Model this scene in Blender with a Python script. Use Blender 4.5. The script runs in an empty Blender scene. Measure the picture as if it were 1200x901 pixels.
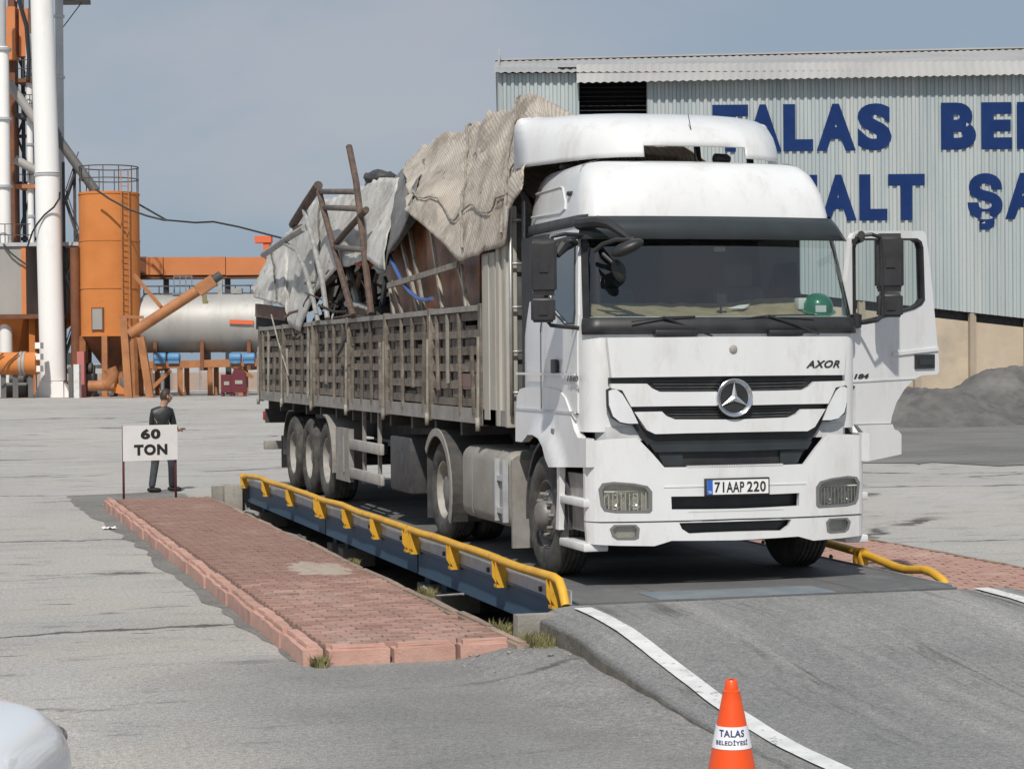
import bpy, bmesh, math, random
from mathutils import Vector, Matrix, noise
random.seed(7)
S = bpy.context.scene
C = S.collection
V = Vector
PI = math.pi
R = math.radians
# ------------------------------------------------------------------ camera
CAM = V((-6.43, -16.03, 2.236))
YAW, PITCH, ROLL, FOC = R(15.75), R(-.74), R(-.494), 2458.0
c_d = V((math.sin(YAW)*math.cos(PITCH), math.cos(YAW)*math.cos(PITCH), math.sin(PITCH)))
c_r0 = V((math.cos(YAW), -math.sin(YAW), 0)); c_u0 = c_r0.cross(c_d)
c_r = c_r0*math.cos(ROLL)+c_u0*math.sin(ROLL); c_u = -c_r0*math.sin(ROLL)+c_u0*math.cos(ROLL)
cam = bpy.data.objects.new('camera', bpy.data.cameras.new('camera')); C.objects.link(cam)
cam.matrix_world = Matrix(((c_r.x, c_u.x, -c_d.x, CAM.x), (c_r.y, c_u.y, -c_d.y, CAM.y), (c_r.z, c_u.z, -c_d.z, CAM.z), (0, 0, 0, 1)))
cam.data.sensor_width = 36; cam.data.lens = FOC/1200*36; cam.data.clip_end = 3000
S.camera = cam
# ------------------------------------------------------------------ sky, sun, exposure
SUN_D = V((.34, .85, -1.0)).normalized()          # direction the light travels
el = math.asin(-SUN_D.z); az = math.atan2(-SUN_D.x, -SUN_D.y)
w = bpy.data.worlds.new('World'); S.world = w; w.use_nodes = True
nt = w.node_tree; nt.nodes.clear(); N = nt.nodes.new; L = nt.links.new
sky = N('ShaderNodeTexSky'); sky.sky_type = 'NISHITA'; sky.sun_disc = False
sky.sun_elevation = el; sky.sun_rotation = az; sky.altitude = 1000; sky.air_density = 1.0; sky.dust_density = 3.0; sky.ozone_density = 1.5
tc = N('ShaderNodeTexCoord'); mp = N('ShaderNodeMapping'); mp.inputs['Scale'].default_value = (1.6, 1.6, 5.5); mp.inputs['Location'].default_value = (3.1, 1.2, .35)
L(tc.outputs['Generated'], mp.inputs[0])
cn = N('ShaderNodeTexNoise'); cn.inputs['Scale'].default_value = 1.5; cn.inputs['Detail'].default_value = 6; cn.inputs['Roughness'].default_value = .52; cn.inputs['Distortion'].default_value = .35
L(mp.outputs[0], cn.inputs['Vector'])
cr = N('ShaderNodeValToRGB'); cr.color_ramp.elements[0].position = .44; cr.color_ramp.elements[1].position = .62
L(cn.outputs['Fac'], cr.inputs[0])
cl = N('ShaderNodeMix'); cl.data_type = 'RGBA'; cl.inputs['A'].default_value = (4.1, 5.15, 6.4, 1); cl.inputs['B'].default_value = (5.7, 6.1, 6.8, 1)
L(cr.outputs[0], cl.inputs['Factor'])
mx = N('ShaderNodeMix'); mx.data_type = 'RGBA'; mx.inputs['Factor'].default_value = .86
L(sky.outputs[0], mx.inputs['A']); L(cl.outputs['Result'], mx.inputs['B'])
bg = N('ShaderNodeBackground'); bg.inputs['Strength'].default_value = .075
L(mx.outputs['Result'], bg.inputs[0]); wo = N('ShaderNodeOutputWorld'); L(bg.outputs[0], wo.inputs[0])
sun = bpy.data.lights.new('sun', 'SUN'); sun.energy = 3.75; sun.angle = R(1.5); sun.color = (1, .95, .875)
so = bpy.data.objects.new('sun', sun); C.objects.link(so); so.rotation_euler = SUN_D.to_track_quat('-Z', 'Y').to_euler(); so.location = (0, -10, 40)
S.view_settings.view_transform = 'Standard'; S.view_settings.look = 'None'; S.view_settings.exposure = 0.0; S.view_settings.gamma = 1
S.render.resolution_x, S.render.resolution_y = 1024, 768

# ------------------------------------------------------------------ photo pixel -> place helpers
def ray(u, v): return c_d+c_r*((u-600)/FOC)-c_u*((v-450.5)/FOC)
def on(u, v, ax, val):
    d = ray(u, v); return CAM+d*((val-CAM[ax])/d[ax])
def ZP(u, v, z): return on(u, v, 2, z)
def XP(u, v, x): return on(u, v, 0, x)
def YP(u, v, y): return on(u, v, 1, y)
def BG(u, v, D): return CAM+ray(u, v)*D
RT = V((c_r0.x, c_r0.y, 0)); FW = V((math.sin(YAW), math.cos(YAW), 0)); UP = V((0, 0, 1))
def interp(tab, t):
    if t <= tab[0][0]: return tab[0][1]
    for (a, b), (c, d) in zip(tab, tab[1:]):
        if t <= c: return b+(d-b)*(t-a)/(c-a)
    return tab[-1][1]
def sm(a, b, t):
    t = min(1, max(0, (t-a)/(b-a))); return t*t*(3-2*t)

# ------------------------------------------------------------------ materials
def pm(name, c1, c2=None, scale=4, amt=1.0, rough=.6, metal=0, bump=0, bscale=60, coat=0, dirt=None, dscale=2, dlo=.5, dhi=.75, var=0, stretch=None, spec=None):
    m = bpy.data.materials.new(name); m.use_nodes = True; t = m.node_tree; n = t.nodes; b = n['Principled BSDF']; l = t.links.new
    b.inputs['Roughness'].default_value = rough; b.inputs['Metallic'].default_value = metal; b.inputs['Coat Weight'].default_value = coat; b.inputs['Coat Roughness'].default_value = .08
    if spec is not None: b.inputs['Specular IOR Level'].default_value = spec
    g = n.new('ShaderNodeNewGeometry'); vec = g.outputs['Position']
    if stretch:
        mpn = n.new('ShaderNodeMapping'); mpn.inputs['Scale'].default_value = stretch; l(vec, mpn.inputs[0]); vec = mpn.outputs[0]
    def nz(s, det=5, ro=.6):
        x = n.new('ShaderNodeTexNoise'); x.inputs['Scale'].default_value = s; x.inputs['Detail'].default_value = det; x.inputs['Roughness'].default_value = ro; l(vec, x.inputs['Vector']); return x.outputs['Fac']
    def ramp(s, a, c):
        x = n.new('ShaderNodeMapRange'); x.inputs['From Min'].default_value = a; x.inputs['From Max'].default_value = c; l(s, x.inputs['Value']); return x.outputs[0]
    def mixc(f, a, c):
        x = n.new('ShaderNodeMix'); x.data_type = 'RGBA'; l(f, x.inputs['Factor'])
        for k, q in (('A', a), ('B', c)):
            if hasattr(q, 'links'): l(q, x.inputs[k])
            else: x.inputs[k].default_value = (*q, 1)
        return x.outputs['Result']
    col = c1
    if c2: col = mixc(ramp(nz(scale), .36, .66), c1, c2)
    if dirt: col = mixc(ramp(nz(dscale, 8, .7), dlo, dhi), col, dirt)
    if var:
        oi = n.new('ShaderNodeObjectInfo'); h = n.new('ShaderNodeHueSaturation'); mr = n.new('ShaderNodeMapRange'); mr.inputs['To Min'].default_value = 1-var; mr.inputs['To Max'].default_value = 1+var
        l(oi.outputs['Random'], mr.inputs['Value']); l(mr.outputs[0], h.inputs['Value'])
        if hasattr(col, 'links'): l(col, h.inputs['Color'])
        else: h.inputs['Color'].default_value = (*col, 1)
        col = h.outputs['Color']
    if hasattr(col, 'links'): l(col, b.inputs['Base Color'])
    else: b.inputs['Base Color'].default_value = (*col, 1)
    if bump:
        bp = n.new('ShaderNodeBump'); bp.inputs['Strength'].default_value = bump; bp.inputs['Distance'].default_value = .02; l(nz(bscale, 6, .7), bp.inputs['Height']); l(bp.outputs[0], b.inputs['Normal'])
    return m
M = {}
M['white'] = pm('white_paint', (.72, .725, .73), (.66, .66, .655), 1.2, rough=.32, coat=.4, dirt=(.50, .47, .42), dscale=3.0, dlo=.52, dhi=.92, stretch=(1.6, 1.6, .55))
M['white_dull'] = pm('white_plastic', (.72, .72, .72), (.60, .60, .59), 3, rough=.5, dirt=(.42, .39, .35), dscale=4, dlo=.5, dhi=.85)
M['fender'] = pm('fender_dusty', (.66, .67, .68), (.52, .52, .52), 3, rough=.42, dirt=(.40, .38, .35), dscale=4, dlo=.48, dhi=.8)
M['black'] = pm('black_plastic', (.018, .018, .02), (.03, .03, .031), 6, rough=.45)
M['black_dusty'] = pm('black_dusty', (.035, .036, .038), (.07, .07, .07), 8, rough=.6)
M['dark'] = pm('dark_void', (.01, .01, .01), rough=.9)
M['visor'] = pm('visor_plastic', (.028, .033, .036), (.035, .042, .046), 3, rough=.28)
M['star'] = pm('satin_chrome', (.70, .71, .72), rough=.42, metal=.9)
M['chrome'] = pm('chrome', (.75, .76, .77), rough=.18, metal=1)
M['rubber'] = pm('tyre_rubber', (.035, .034, .033), (.10, .095, .085), 5, rough=.85, bump=.3, bscale=90, dirt=(.16, .15, .135), dscale=9, dlo=.52, dhi=.8)
M['rim'] = pm('steel_rim', (.40, .385, .35), (.28, .265, .24), 5, rough=.75, metal=0, dirt=(.22, .20, .17), dscale=8, dlo=.5, dhi=.8)
M['rim_grey'] = pm('steel_rim_grey', (.26, .25, .235), (.17, .16, .15), 6, rough=.55, metal=.4)
M['chassis'] = pm('chassis_steel', (.05, .048, .045), (.10, .09, .08), 5, rough=.7)
M['tank'] = pm('dusty_tank', (.34, .32, .29), (.24, .225, .2), 2.5, rough=.6, metal=.2, dirt=(.42, .39, .34), dscale=5, dlo=.5, dhi=.75)
M['guard'] = pm('dusty_mudguard', (.31, .295, .27), (.21, .195, .178), 4, rough=.65)
M['board'] = pm('weathered_board', (.20, .17, .14), (.095, .08, .066), 6, rough=.85, bump=.5, bscale=50, dirt=(.30, .265, .22), dscale=7, dlo=.54, dhi=.74, var=.3)
M['board_red'] = pm('faded_red_board', (.24, .13, .12), (.18, .15, .13), 8, rough=.85, bump=.4, bscale=60)
M['strap'] = pm('pale_strap', (.33, .31, .265), (.19, .175, .145), 7, rough=.8, var=.2)
M['head'] = pm('pale_headboard', (.46, .44, .39), (.33, .31, .26), 2.2, rough=.75, dirt=(.20, .17, .12), dscale=5, dlo=.58, dhi=.78, stretch=(1, 1, .3), bump=.2)
M['headdark'] = pm('grey_headboard', (.12, .125, .12), (.07, .07, .066), 3, rough=.7)
M['steel'] = pm('galvanised', (.45, .45, .44), (.33, .33, .32), 6, rough=.45, metal=.6)
M['rust'] = pm('rusty_pipe', (.085, .06, .05), (.15, .10, .075), 12, rough=.85, dirt=(.05, .045, .045), dscale=9, bump=.4)
M['greypipe'] = pm('grey_pipe', (.36, .36, .35), (.24, .23, .22), 9, rough=.6)
M['brownwood'] = pm('brown_veneer', (.30, .12, .045), (.13, .05, .024), 3.2, rough=.5, dirt=(.045, .03, .025), dscale=2.2, dlo=.5, dhi=.7)
M['stick'] = pm('pale_timber', (.36, .33, .28), (.22, .195, .16), 9, rough=.85, var=.25)
M['bluehose'] = pm('blue_hose', (.06, .12, .33), rough=.5)
M['yellow'] = pm('yellow_paint', (.72, .40, .035), (.60, .32, .03), 5, rough=.5, dirt=(.20, .13, .06), dscale=9, dlo=.60, dhi=.75)
M['bluesteel'] = pm('blue_steel', (.06, .115, .185), (.075, .13, .20), 2, rough=.5, dirt=(.10, .095, .085), dscale=5, dlo=.55, dhi=.8)
M['deck'] = pm('dusty_steel_deck', (.15, .15, .148), (.10, .102, .104), 1.2, rough=.75, dirt=(.24, .235, .225), dscale=2.5, dlo=.5, dhi=.85, bump=.15)
M['deckblue'] = pm('worn_deck_plate', (.15, .19, .22), (.22, .24, .25), 4, rough=.6)
M['concrete'] = pm('pale_concrete', (.34, .32, .285), (.24, .225, .2), 3, rough=.9, bump=.5, bscale=40, dirt=(.13, .12, .10), dscale=4, dlo=.55, dhi=.8)
M['dirt'] = pm('pit_soil', (.13, .115, .095), (.07, .062, .052), 5, rough=1, bump=.8, bscale=25)
M['paver'] = pm('red_paver', (.40, .245, .20), (.33, .195, .16), 6, rough=.9, bump=.4, bscale=70, dirt=(.50, .37, .31), dscale=1.4, dlo=.52, dhi=.8, var=.2)
M['paverjoint'] = pm('sandy_joint', (.19, .125, .10), (.12, .085, .065), 8, rough=1)
M['kerb'] = pm('pink_kerb', (.57, .345, .28), (.49, .285, .23), 4, rough=.9, bump=.5, bscale=60, dirt=(.36, .25, .20), dscale=5, dlo=.52, dhi=.8, var=.1)
M['kerbgrey'] = pm('sandy_kerb', (.37, .27, .21), (.27, .21, .165), 4, rough=.95, bump=.5, bscale=40, dirt=(.15, .13, .10), dscale=6, dlo=.52, dhi=.7, var=.15)
M['line'] = pm('road_paint', (.74, .74, .73), (.60, .60, .59), 6, rough=.7, dirt=(.17, .17, .165), dscale=14, dlo=.58, dhi=.66, bump=.3)
M['signwhite'] = pm('sign_white', (.80, .80, .80), (.74, .74, .74), 4, rough=.5)
M['ink'] = pm('black_paint', (.025, .025, .025), rough=.6)
M['maroon'] = pm('maroon_paint', (.16, .03, .04), (.11, .025, .03), 9, rough=.6)
M['cone'] = pm('cone_orange', (.85, .085, .008), rough=.4, coat=.2)
M['conewhite'] = pm('cone_band', (.82, .82, .85), rough=.35)
M['navy'] = pm('navy_print', (.02, .035, .12), rough=.5)
M['letter'] = pm('blue_lettering', (.010, .030, .115), (.014, .037, .135), 1.5, rough=.75, spec=.1)
M['sheet'] = pm('corrugated_sheet', (.47, .52, .52), (.38, .43, .44), .8, rough=.42, metal=.25, dirt=(.55, .56, .54), dscale=1.1, dlo=.46, dhi=.7, stretch=(1, 1, .06))
M['roof'] = pm('roof_sheet', (.40, .395, .385), (.33, .325, .32), .4, rough=.55, dirt=(.36, .34, .32), dscale=.9, dlo=.55, dhi=.8, stretch=(1, 1, .3))
M['plinth'] = pm('beige_plinth', (.52, .43, .32), (.43, .355, .27), .5, rough=.9, bump=.3, bscale=4, dirt=(.33, .29, .24), dscale=.6, dlo=.5, dhi=.8)
M['gravel'] = pm('grey_gravel', (.14, .137, .13), (.085, .083, .08), 1.5, rough=1, bump=1, bscale=9, dirt=(.20, .195, .185), dscale=.5, dlo=.5, dhi=.7)
M['orange'] = pm('orange_paint', (.60, .225, .07), (.52, .185, .055), .4, rough=.8, spec=.15, dirt=(.35, .14, .04), dscale=.9, dlo=.62, dhi=.8)
M['orangebox'] = pm('orange_beam', (.60, .215, .075), (.53, .185, .065), .6, rough=.5)
M['orangedull'] = pm('faded_orange', (.44, .19, .075), (.31, .125, .05), 1.2, rough=.65)
M['rustbrown'] = pm('brown_steel', (.20, .075, .03), (.13, .05, .025), 1, rough=.7)
M['stack'] = pm('stack_white', (.86, .85, .83), (.80, .79, .765), .3, rough=.6, dirt=(.58, .54, .48), dscale=.5, dlo=.58, dhi=.85, stretch=(1, 1, .25))
M['stackgrey'] = pm('stack_grey', (.48, .49, .50), (.38, .39, .40), .5, rough=.5)
M['hopper'] = pm('hopper_grey', (.36, .34, .315), (.30, .285, .27), .6, rough=.6, stretch=(1, 1, .3))
M['darksteel'] = pm('dark_frame', (.055, .055, .06), (.085, .08, .075), 2, rough=.6)
M['stainless'] = pm('stainless_tank', (.46, .45, .43), (.38, .37, .35), .5, rough=.6, metal=.35, dirt=(.30, .28, .25), dscale=.7, dlo=.5, dhi=.75, stretch=(1, 1, .4))
M['pumpblue'] = pm('pump_blue', (.10, .25, .45), rough=.5)
M['wine'] = pm('wine_cabinet', (.13, .02, .03), rough=.5)
M['cable'] = pm('black_cable', (.02, .02, .022), rough=.6)
M['jacket'] = pm('black_jacket', (.016, .018, .02), (.024, .027, .028), 12, rough=.42, bump=.4, bscale=14)
M['jeans'] = pm('dark_jeans', (.035, .04, .05), (.055, .06, .07), 14, rough=.85)
M['skin'] = pm('skin', (.42, .24, .17), rough=.55)
M['hair'] = pm('dark_hair', (.03, .018, .012), (.05, .03, .02), 60, rough=.6)
M['shoe'] = pm('black_shoe', (.012, .012, .012), rough=.5)
M['interior'] = pm('cab_interior', (.03, .034, .04), (.045, .05, .056), 4, rough=.8)
M['seat'] = pm('seat_cloth', (.10, .105, .115), (.07, .072, .08), 9, rough=.95)
M['dashmat'] = pm('dash_mat', (.44, .34, .21), (.33, .245, .15), 7, rough=.95, bump=.6, bscale=40)
M['green'] = pm('green_plastic', (.012, .20, .105), rough=.3, coat=.4)
M['black_jet'] = pm('jet_black', (.012, .012, .013), rough=.5)
M['paper'] = pm('white_paper', (.80, .80, .78), rough=.8)
M['eublue'] = pm('plate_blue', (.03, .12, .48), rough=.45)
M['plate'] = pm('plate_white', (.80, .80, .78), rough=.4)
M['lampgrey'] = pm('lamp_bezel', (.16, .165, .165), rough=.4)
M['reflector'] = pm('lamp_reflector', (.72, .70, .62), rough=.4, metal=.5, bump=.6, bscale=22)
M['amber'] = pm('amber_lens', (.55, .22, .03), rough=.3)
M['redlamp'] = pm('red_lens', (.40, .02, .02), rough=.3)
M['grass'] = pm('dry_grass', (.16, .155, .055), (.29, .25, .13), 9, rough=.9)
M['carpaint'] = pm('car_white', (.86, .88, .90), rough=.22, coat=.8)
def glass(name, tint, refl=.12, rough=.02):
    m = bpy.data.materials.new(name); m.use_nodes = True; t = m.node_tree; n = t.nodes; n.clear(); l = t.links.new
    o = n.new('ShaderNodeOutputMaterial'); a = n.new('ShaderNodeBsdfTransparent'); g = n.new('ShaderNodeBsdfGlossy'); x = n.new('ShaderNodeMixShader'); f = n.new('ShaderNodeLayerWeight')
    a.inputs[0].default_value = (*tint, 1); g.inputs['Roughness'].default_value = rough; f.inputs['Blend'].default_value = refl
    mr = n.new('ShaderNodeMapRange'); mr.inputs['To Min'].default_value = refl*.6; mr.inputs['To Max'].default_value = .9
    l(f.outputs['Fresnel'], mr.inputs['Value']); l(mr.outputs[0], x.inputs[0]); l(a.outputs[0], x.inputs[1]); l(g.outputs[0], x.inputs[2]); l(x.outputs[0], o.inputs[0]); return m
M['glass'] = glass('windscreen_glass', (.74, .82, .80), .22)
M['sideglass'] = glass('side_glass', (.50, .55, .57), .42)
M['clear'] = glass('lamp_glass', (.9, .9, .88), .2)
M['doorglass'] = glass('door_glass', (.88, .91, .90), .08)
M['mirrorglass'] = pm('mirror_glass', (.7, .72, .74), rough=.03, metal=1)

def ground_mat(name, c1, c2, stain, streak_ang, crack=1, speck=.35, big=.12, dark=(.07, .068, .064), stretch=(.12, 1.0), stain_lo=.52, bump=.5, patch=None, apron=False, tint=False):
    """worn asphalt / concrete: broad blotches, long drag streaks, aggregate speckle, cracks"""
    m = bpy.data.materials.new(name); m.use_nodes = True; t = m.node_tree; n = t.nodes; b = n['Principled BSDF']; l = t.links.new
    b.inputs['Roughness'].default_value = .9
    g = n.new('ShaderNodeNewGeometry'); P = g.outputs['Position']
    def nz(s, det=5, ro=.6, vec=P, dist=0):
        x = n.new('ShaderNodeTexNoise'); x.inputs['Scale'].default_value = s; x.inputs['Detail'].default_value = det; x.inputs['Roughness'].default_value = ro; x.inputs['Distortion'].default_value = dist; l(vec, x.inputs['Vector']); return x
    def rng(s, a, c, lo=0, hi=1):
        x = n.new('ShaderNodeMapRange'); x.inputs['From Min'].default_value = a; x.inputs['From Max'].default_value = c; x.inputs['To Min'].default_value = lo; x.inputs['To Max'].default_value = hi; l(s, x.inputs['Value']); return x.outputs[0]
    def mixc(f, a, c, mode='MIX'):
        x = n.new('ShaderNodeMix'); x.data_type = 'RGBA'; x.blend_type = mode
        if hasattr(f, 'links'): l(f, x.inputs['Factor'])
        else: x.inputs['Factor'].default_value = f
        for k, q in (('A', a), ('B', c)):
            if hasattr(q, 'links'): l(q, x.inputs[k])
            else: x.inputs[k].default_value = (*q, 1)
        return x.outputs['Result']
    mpn = n.new('ShaderNodeMapping'); mpn.inputs['Rotation'].default_value = (0, 0, streak_ang); mpn.inputs['Scale'].default_value = (stretch[0], stretch[1], 1); l(P, mpn.inputs[0]); ST = mpn.outputs[0]
    col = mixc(rng(nz(big, 6, .62, dist=.6).outputs['Fac'], .38, .62), c1, c2)
    col = mixc(rng(nz(.75, 7, .7, ST, .8).outputs['Fac'], stain_lo, stain_lo+.22), col, stain)
    col = mixc(rng(nz(3.2, 6, .75, ST, .4).outputs['Fac'], .56, .70, 0, .85), col, dark)
    col = mixc(rng(nz(1.3, 8, .75, ST).outputs['Fac'], .30, .42, .35, 0), col, tuple(min(1, k*1.5) for k in c1))
    if tint:      # warm dust, greenish wear and short dark scars along the traffic direction
        col = mixc(rng(nz(.5, 5, .6, dist=.5).outputs['Fac'], .45, .62, 0, .25), col, (.40, .35, .295))
        col = mixc(rng(nz(.7, 5, .6, ST).outputs['Fac'], .54, .66, 0, .25), col, (.30, .30, .25))
        m5 = n.new('ShaderNodeMapping'); m5.inputs['Rotation'].default_value = (0, 0, streak_ang); m5.inputs['Scale'].default_value = (.9, 5.5, 1); l(P, m5.inputs[0])
        gt = n.new('ShaderNodeMath'); gt.operation = 'MULTIPLY'; l(rng(nz(1.1, 3, .5, m5.outputs[0], .3).outputs['Fac'], .665, .70), gt.inputs[0]); l(rng(nz(.22, 3, .5).outputs['Fac'], .45, .55, .2, .9), gt.inputs[1])
        col = mixc(gt.outputs[0], col, (.07, .066, .06))
    if patch: col = mixc(rng(nz(.35, 4, .6, dist=1.2).outputs['Fac'], .57, .61, 0, .8), col, patch)
    if apron:      # newer, darker asphalt laid in front of the island and up to the ramp
        sx = n.new('ShaderNodeSeparateXYZ'); wob = n.new('ShaderNodeVectorMath'); wob.operation = 'MULTIPLY_ADD'; l(nz(.8, 5, .65).outputs['Color'], wob.inputs[0]); wob.inputs[1].default_value = (1.6, 1.6, 0); l(P, wob.inputs[2]); l(wob.outputs[0], sx.inputs[0])
        mm = n.new('ShaderNodeMath'); mm.operation = 'MULTIPLY'; l(rng(sx.outputs[0], -4.7, -2.9), mm.inputs[0]); l(rng(sx.outputs[1], -.2, .6, 1, 0), mm.inputs[1])
        m3 = n.new('ShaderNodeMath'); m3.operation = 'MULTIPLY'; l(mm.outputs[0], m3.inputs[0]); m3.inputs[1].default_value = .85
        col = mixc(m3.outputs[0], col, mixc(rng(nz(1.1, 6, .7).outputs['Fac'], .4, .62), (.15, .148, .144), (.20, .197, .19)))
    sp = nz(95, 3, .7).outputs['Fac']
    col = mixc(speck, col, mixc(rng(sp, .35, .68), (.25, .25, .25), (1, 1, 1)), 'OVERLAY')
    sp2 = nz(26, 4, .75).outputs['Fac']
    col = mixc(speck*.8, col, mixc(rng(sp2, .35, .66), (.3, .3, .3), (.8, .8, .8)), 'OVERLAY')
    if crack:
        w = nz(.9, 5, .7); wm = n.new('ShaderNodeVectorMath'); wm.operation = 'MULTIPLY_ADD'; l(w.outputs['Color'], wm.inputs[0]); wm.inputs[1].default_value = (1.0, 1.3, 0); mp2 = n.new('ShaderNodeMapping'); mp2.inputs['Rotation'].default_value = (0, 0, streak_ang); mp2.inputs['Scale'].default_value = (.42, 1.5, 1); l(P, mp2.inputs[0]); l(mp2.outputs[0], wm.inputs[2])
        vr = n.new('ShaderNodeTexVoronoi'); vr.feature = 'DISTANCE_TO_EDGE'; vr.inputs['Scale'].default_value = .16; l(wm.outputs[0], vr.inputs['Vector'])
        gate = rng(nz(.3, 3, .5).outputs['Fac'], .46, .52)
        ck = n.new('ShaderNodeMath'); ck.operation = 'MULTIPLY'; l(rng(vr.outputs['Distance'], .004, .013, 1, 0), ck.inputs[0]); l(gate, ck.inputs[1])
        ck2 = n.new('ShaderNodeMath'); ck2.operation = 'MULTIPLY'; ck2.inputs[1].default_value = .85*crack; l(ck.outputs[0], ck2.inputs[0])
        col = mixc(ck2.outputs[0], col, (.045, .043, .04))
    l(col, b.inputs['Base Color'])
    bp = n.new('ShaderNodeBump'); bp.inputs['Strength'].default_value = bump; bp.inputs['Distance'].default_value = .012; l(sp, bp.inputs['Height']); bp2 = n.new('ShaderNodeBump'); bp2.inputs['Strength'].default_value = bump*.6; bp2.inputs['Distance'].default_value = .04; l(sp2, bp2.inputs['Height']); l(bp.outputs[0], bp2.inputs['Normal']); l(bp2.outputs[0], b.inputs['Normal'])
    return m
M['yard'] = ground_mat('worn_yard_asphalt', (.375, .36, .338), (.32, .31, .294), (.25, .243, .23), R(14), stain_lo=.54, stretch=(.3, .9), apron=True, speck=.7, tint=True)
M['ramp'] = ground_mat('ramp_asphalt', (.195, .195, .192), (.245, .242, .235), (.32, .312, .298), R(0), crack=0, speck=.6, big=.5, stretch=(1.6, .09), stain_lo=.48, bump=.8)
M['apron'] = ground_mat('dark_apron_asphalt', (.185, .182, .178), (.15, .148, .145), (.22, .215, .205), R(10), crack=0, speck=.6, big=.7, bump=.9)
M['gravelyard'] = ground_mat('dusty_gravel_ground', (.15, .146, .14), (.21, .204, .194), (.105, .103, .098), R(14), crack=0, speck=.6, big=.25, bump=1)

# tarpaulin: woven stripes, stains, seams follow the sheet's own UV
def tarp_mat(name, c1, c2, stripe, stain):
    m = bpy.data.materials.new(name); m.use_nodes = True; t = m.node_tree; n = t.nodes; b = n['Principled BSDF']; l = t.links.new
    b.inputs['Roughness'].default_value = .75
    uv = n.new('ShaderNodeUVMap'); P = n.new('ShaderNodeNewGeometry').outputs['Position']
    def nz(s, det=6, ro=.65, vec=P):
        x = n.new('ShaderNodeTexNoise'); x.inputs['Scale'].default_value = s; x.inputs['Detail'].default_value = det; x.inputs['Roughness'].default_value = ro; l(vec, x.inputs['Vector']); return x.outputs['Fac']
    def rng(s, a, c, lo=0, hi=1):
        x = n.new('ShaderNodeMapRange'); x.inputs['From Min'].default_value = a; x.inputs['From Max'].default_value = c; x.inputs['To Min'].default_value = lo; x.inputs['To Max'].default_value = hi; l(s, x.inputs['Value']); return x.outputs[0]
    def mixc(f, a, c):
        x = n.new('ShaderNodeMix'); x.data_type = 'RGBA'; l(f, x.inputs['Factor'])
        for k, q in (('A', a), ('B', c)):
            if hasattr(q, 'links'): l(q, x.inputs[k])
            else: x.inputs[k].default_value = (*q, 1)
        return x.outputs['Result']
    col = mixc(rng(nz(1.6), .38, .64), c1, c2)
    wv = n.new('ShaderNodeTexWave'); wv.wave_type = 'BANDS'; wv.bands_direction = 'Y'; wv.inputs['Scale'].default_value = 6.0; wv.inputs['Distortion'].default_value = .8; wv.inputs['Detail'].default_value = 2; wv.inputs['Detail Scale'].default_value = 1.5; l(uv.outputs[0], wv.inputs['Vector'])
    col = mixc(rng(wv.outputs['Fac'], .55, .95, 0, stripe), col, tuple(k*.42 for k in c1))
    col = mixc(rng(nz(2.2, 8, .75), .48, .66, 0, .9), col, stain)
    col = mixc(rng(nz(4.5, 7, .78), .59, .66, 0, .9), col, tuple(k*.38 for k in stain))
    l(col, b.inputs['Base Color'])
    bp = n.new('ShaderNodeBump'); bp.inputs['Strength'].default_value = .5; bp.inputs['Distance'].default_value = .05; l(nz(4, 5, .6), bp.inputs['Height']); l(bp.outputs[0], b.inputs['Normal'])
    return m
M['tarp'] = tarp_mat('beige_tarpaulin', (.56, .50, .425), (.41, .36, .30), .6, (.24, .19, .15))
M['tarp2'] = tarp_mat('pale_grey_tarpaulin', (.56, .55, .52), (.46, .45, .425), .10, (.27, .255, .225))
M['tarp3'] = tarp_mat('grey_tarpaulin', (.21, .21, .205), (.155, .152, .148), .15, (.11, .105, .10))

M['dirtedge'] = ground_mat('gutter_soil', (.19, .183, .17), (.23, .222, .208), (.15, .144, .132), R(80), crack=0, speck=.6, big=1.2, bump=1)
M['rampedge'] = pm('crumbled_concrete', (.19, .175, .15), (.11, .10, .085), 7, rough=.95, bump=1, bscale=30, dirt=(.36, .34, .31), dscale=9, dlo=.58, dhi=.75)
M['sand'] = pm('pale_sand', (.46, .40, .34), (.36, .28, .23), 12, rough=1, bump=.4)
M['galv'] = pm('galvanised_strip', (.52, .54, .56), (.40, .42, .44), 5, rough=.5, metal=.3, dirt=(.3, .28, .25), dscale=8, dlo=.55, dhi=.8)
M['plinthpier'] = pm('plinth_pier', (.40, .33, .25), (.33, .28, .22), 1, rough=.9)
M['hopperdark'] = pm('dark_grey_steel', (.15, .145, .14), (.10, .098, .095), 1, rough=.6)
M['coneish'] = pm('orange_red_paint', (.72, .14, .05), rough=.5)
M['cagegrey'] = pm('blue_grey_cage', (.16, .20, .24), rough=.6)
M['gauge'] = pm('yellowed_gauge', (.42, .38, .20), rough=.6)
M['pinkred'] = pm('faded_red', (.48, .16, .15), rough=.6)
M['pinkwall'] = pm('pinkish_wall', (.45, .34, .28), (.36, .28, .24), .6, rough=.9)
M['lens'] = pm('milky_lens', (.72, .73, .74), (.66, .67, .68), 5, rough=.2, coat=.5)
M['wingrib'] = pm('black_ribbed_wing', (.045, .044, .042), (.085, .08, .075), 7, rough=.75, bump=.4)
M['galvd'] = pm('dusty_guard_rail', (.42, .40, .37), (.30, .285, .26), 5, rough=.65)
M['scrap'] = pm('shaded_scrap', (.035, .03, .027), (.075, .062, .05), 6, rough=.9, bump=.8, bscale=14, dirt=(.14, .12, .10), dscale=9, dlo=.55, dhi=.7)
M['rustgrey'] = pm('grey_rust', (.16, .14, .125), (.10, .085, .075), 8, rough=.8)
M['rustplate'] = pm('rust_plate', (.19, .11, .08), (.12, .075, .06), 6, rough=.85)
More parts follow.
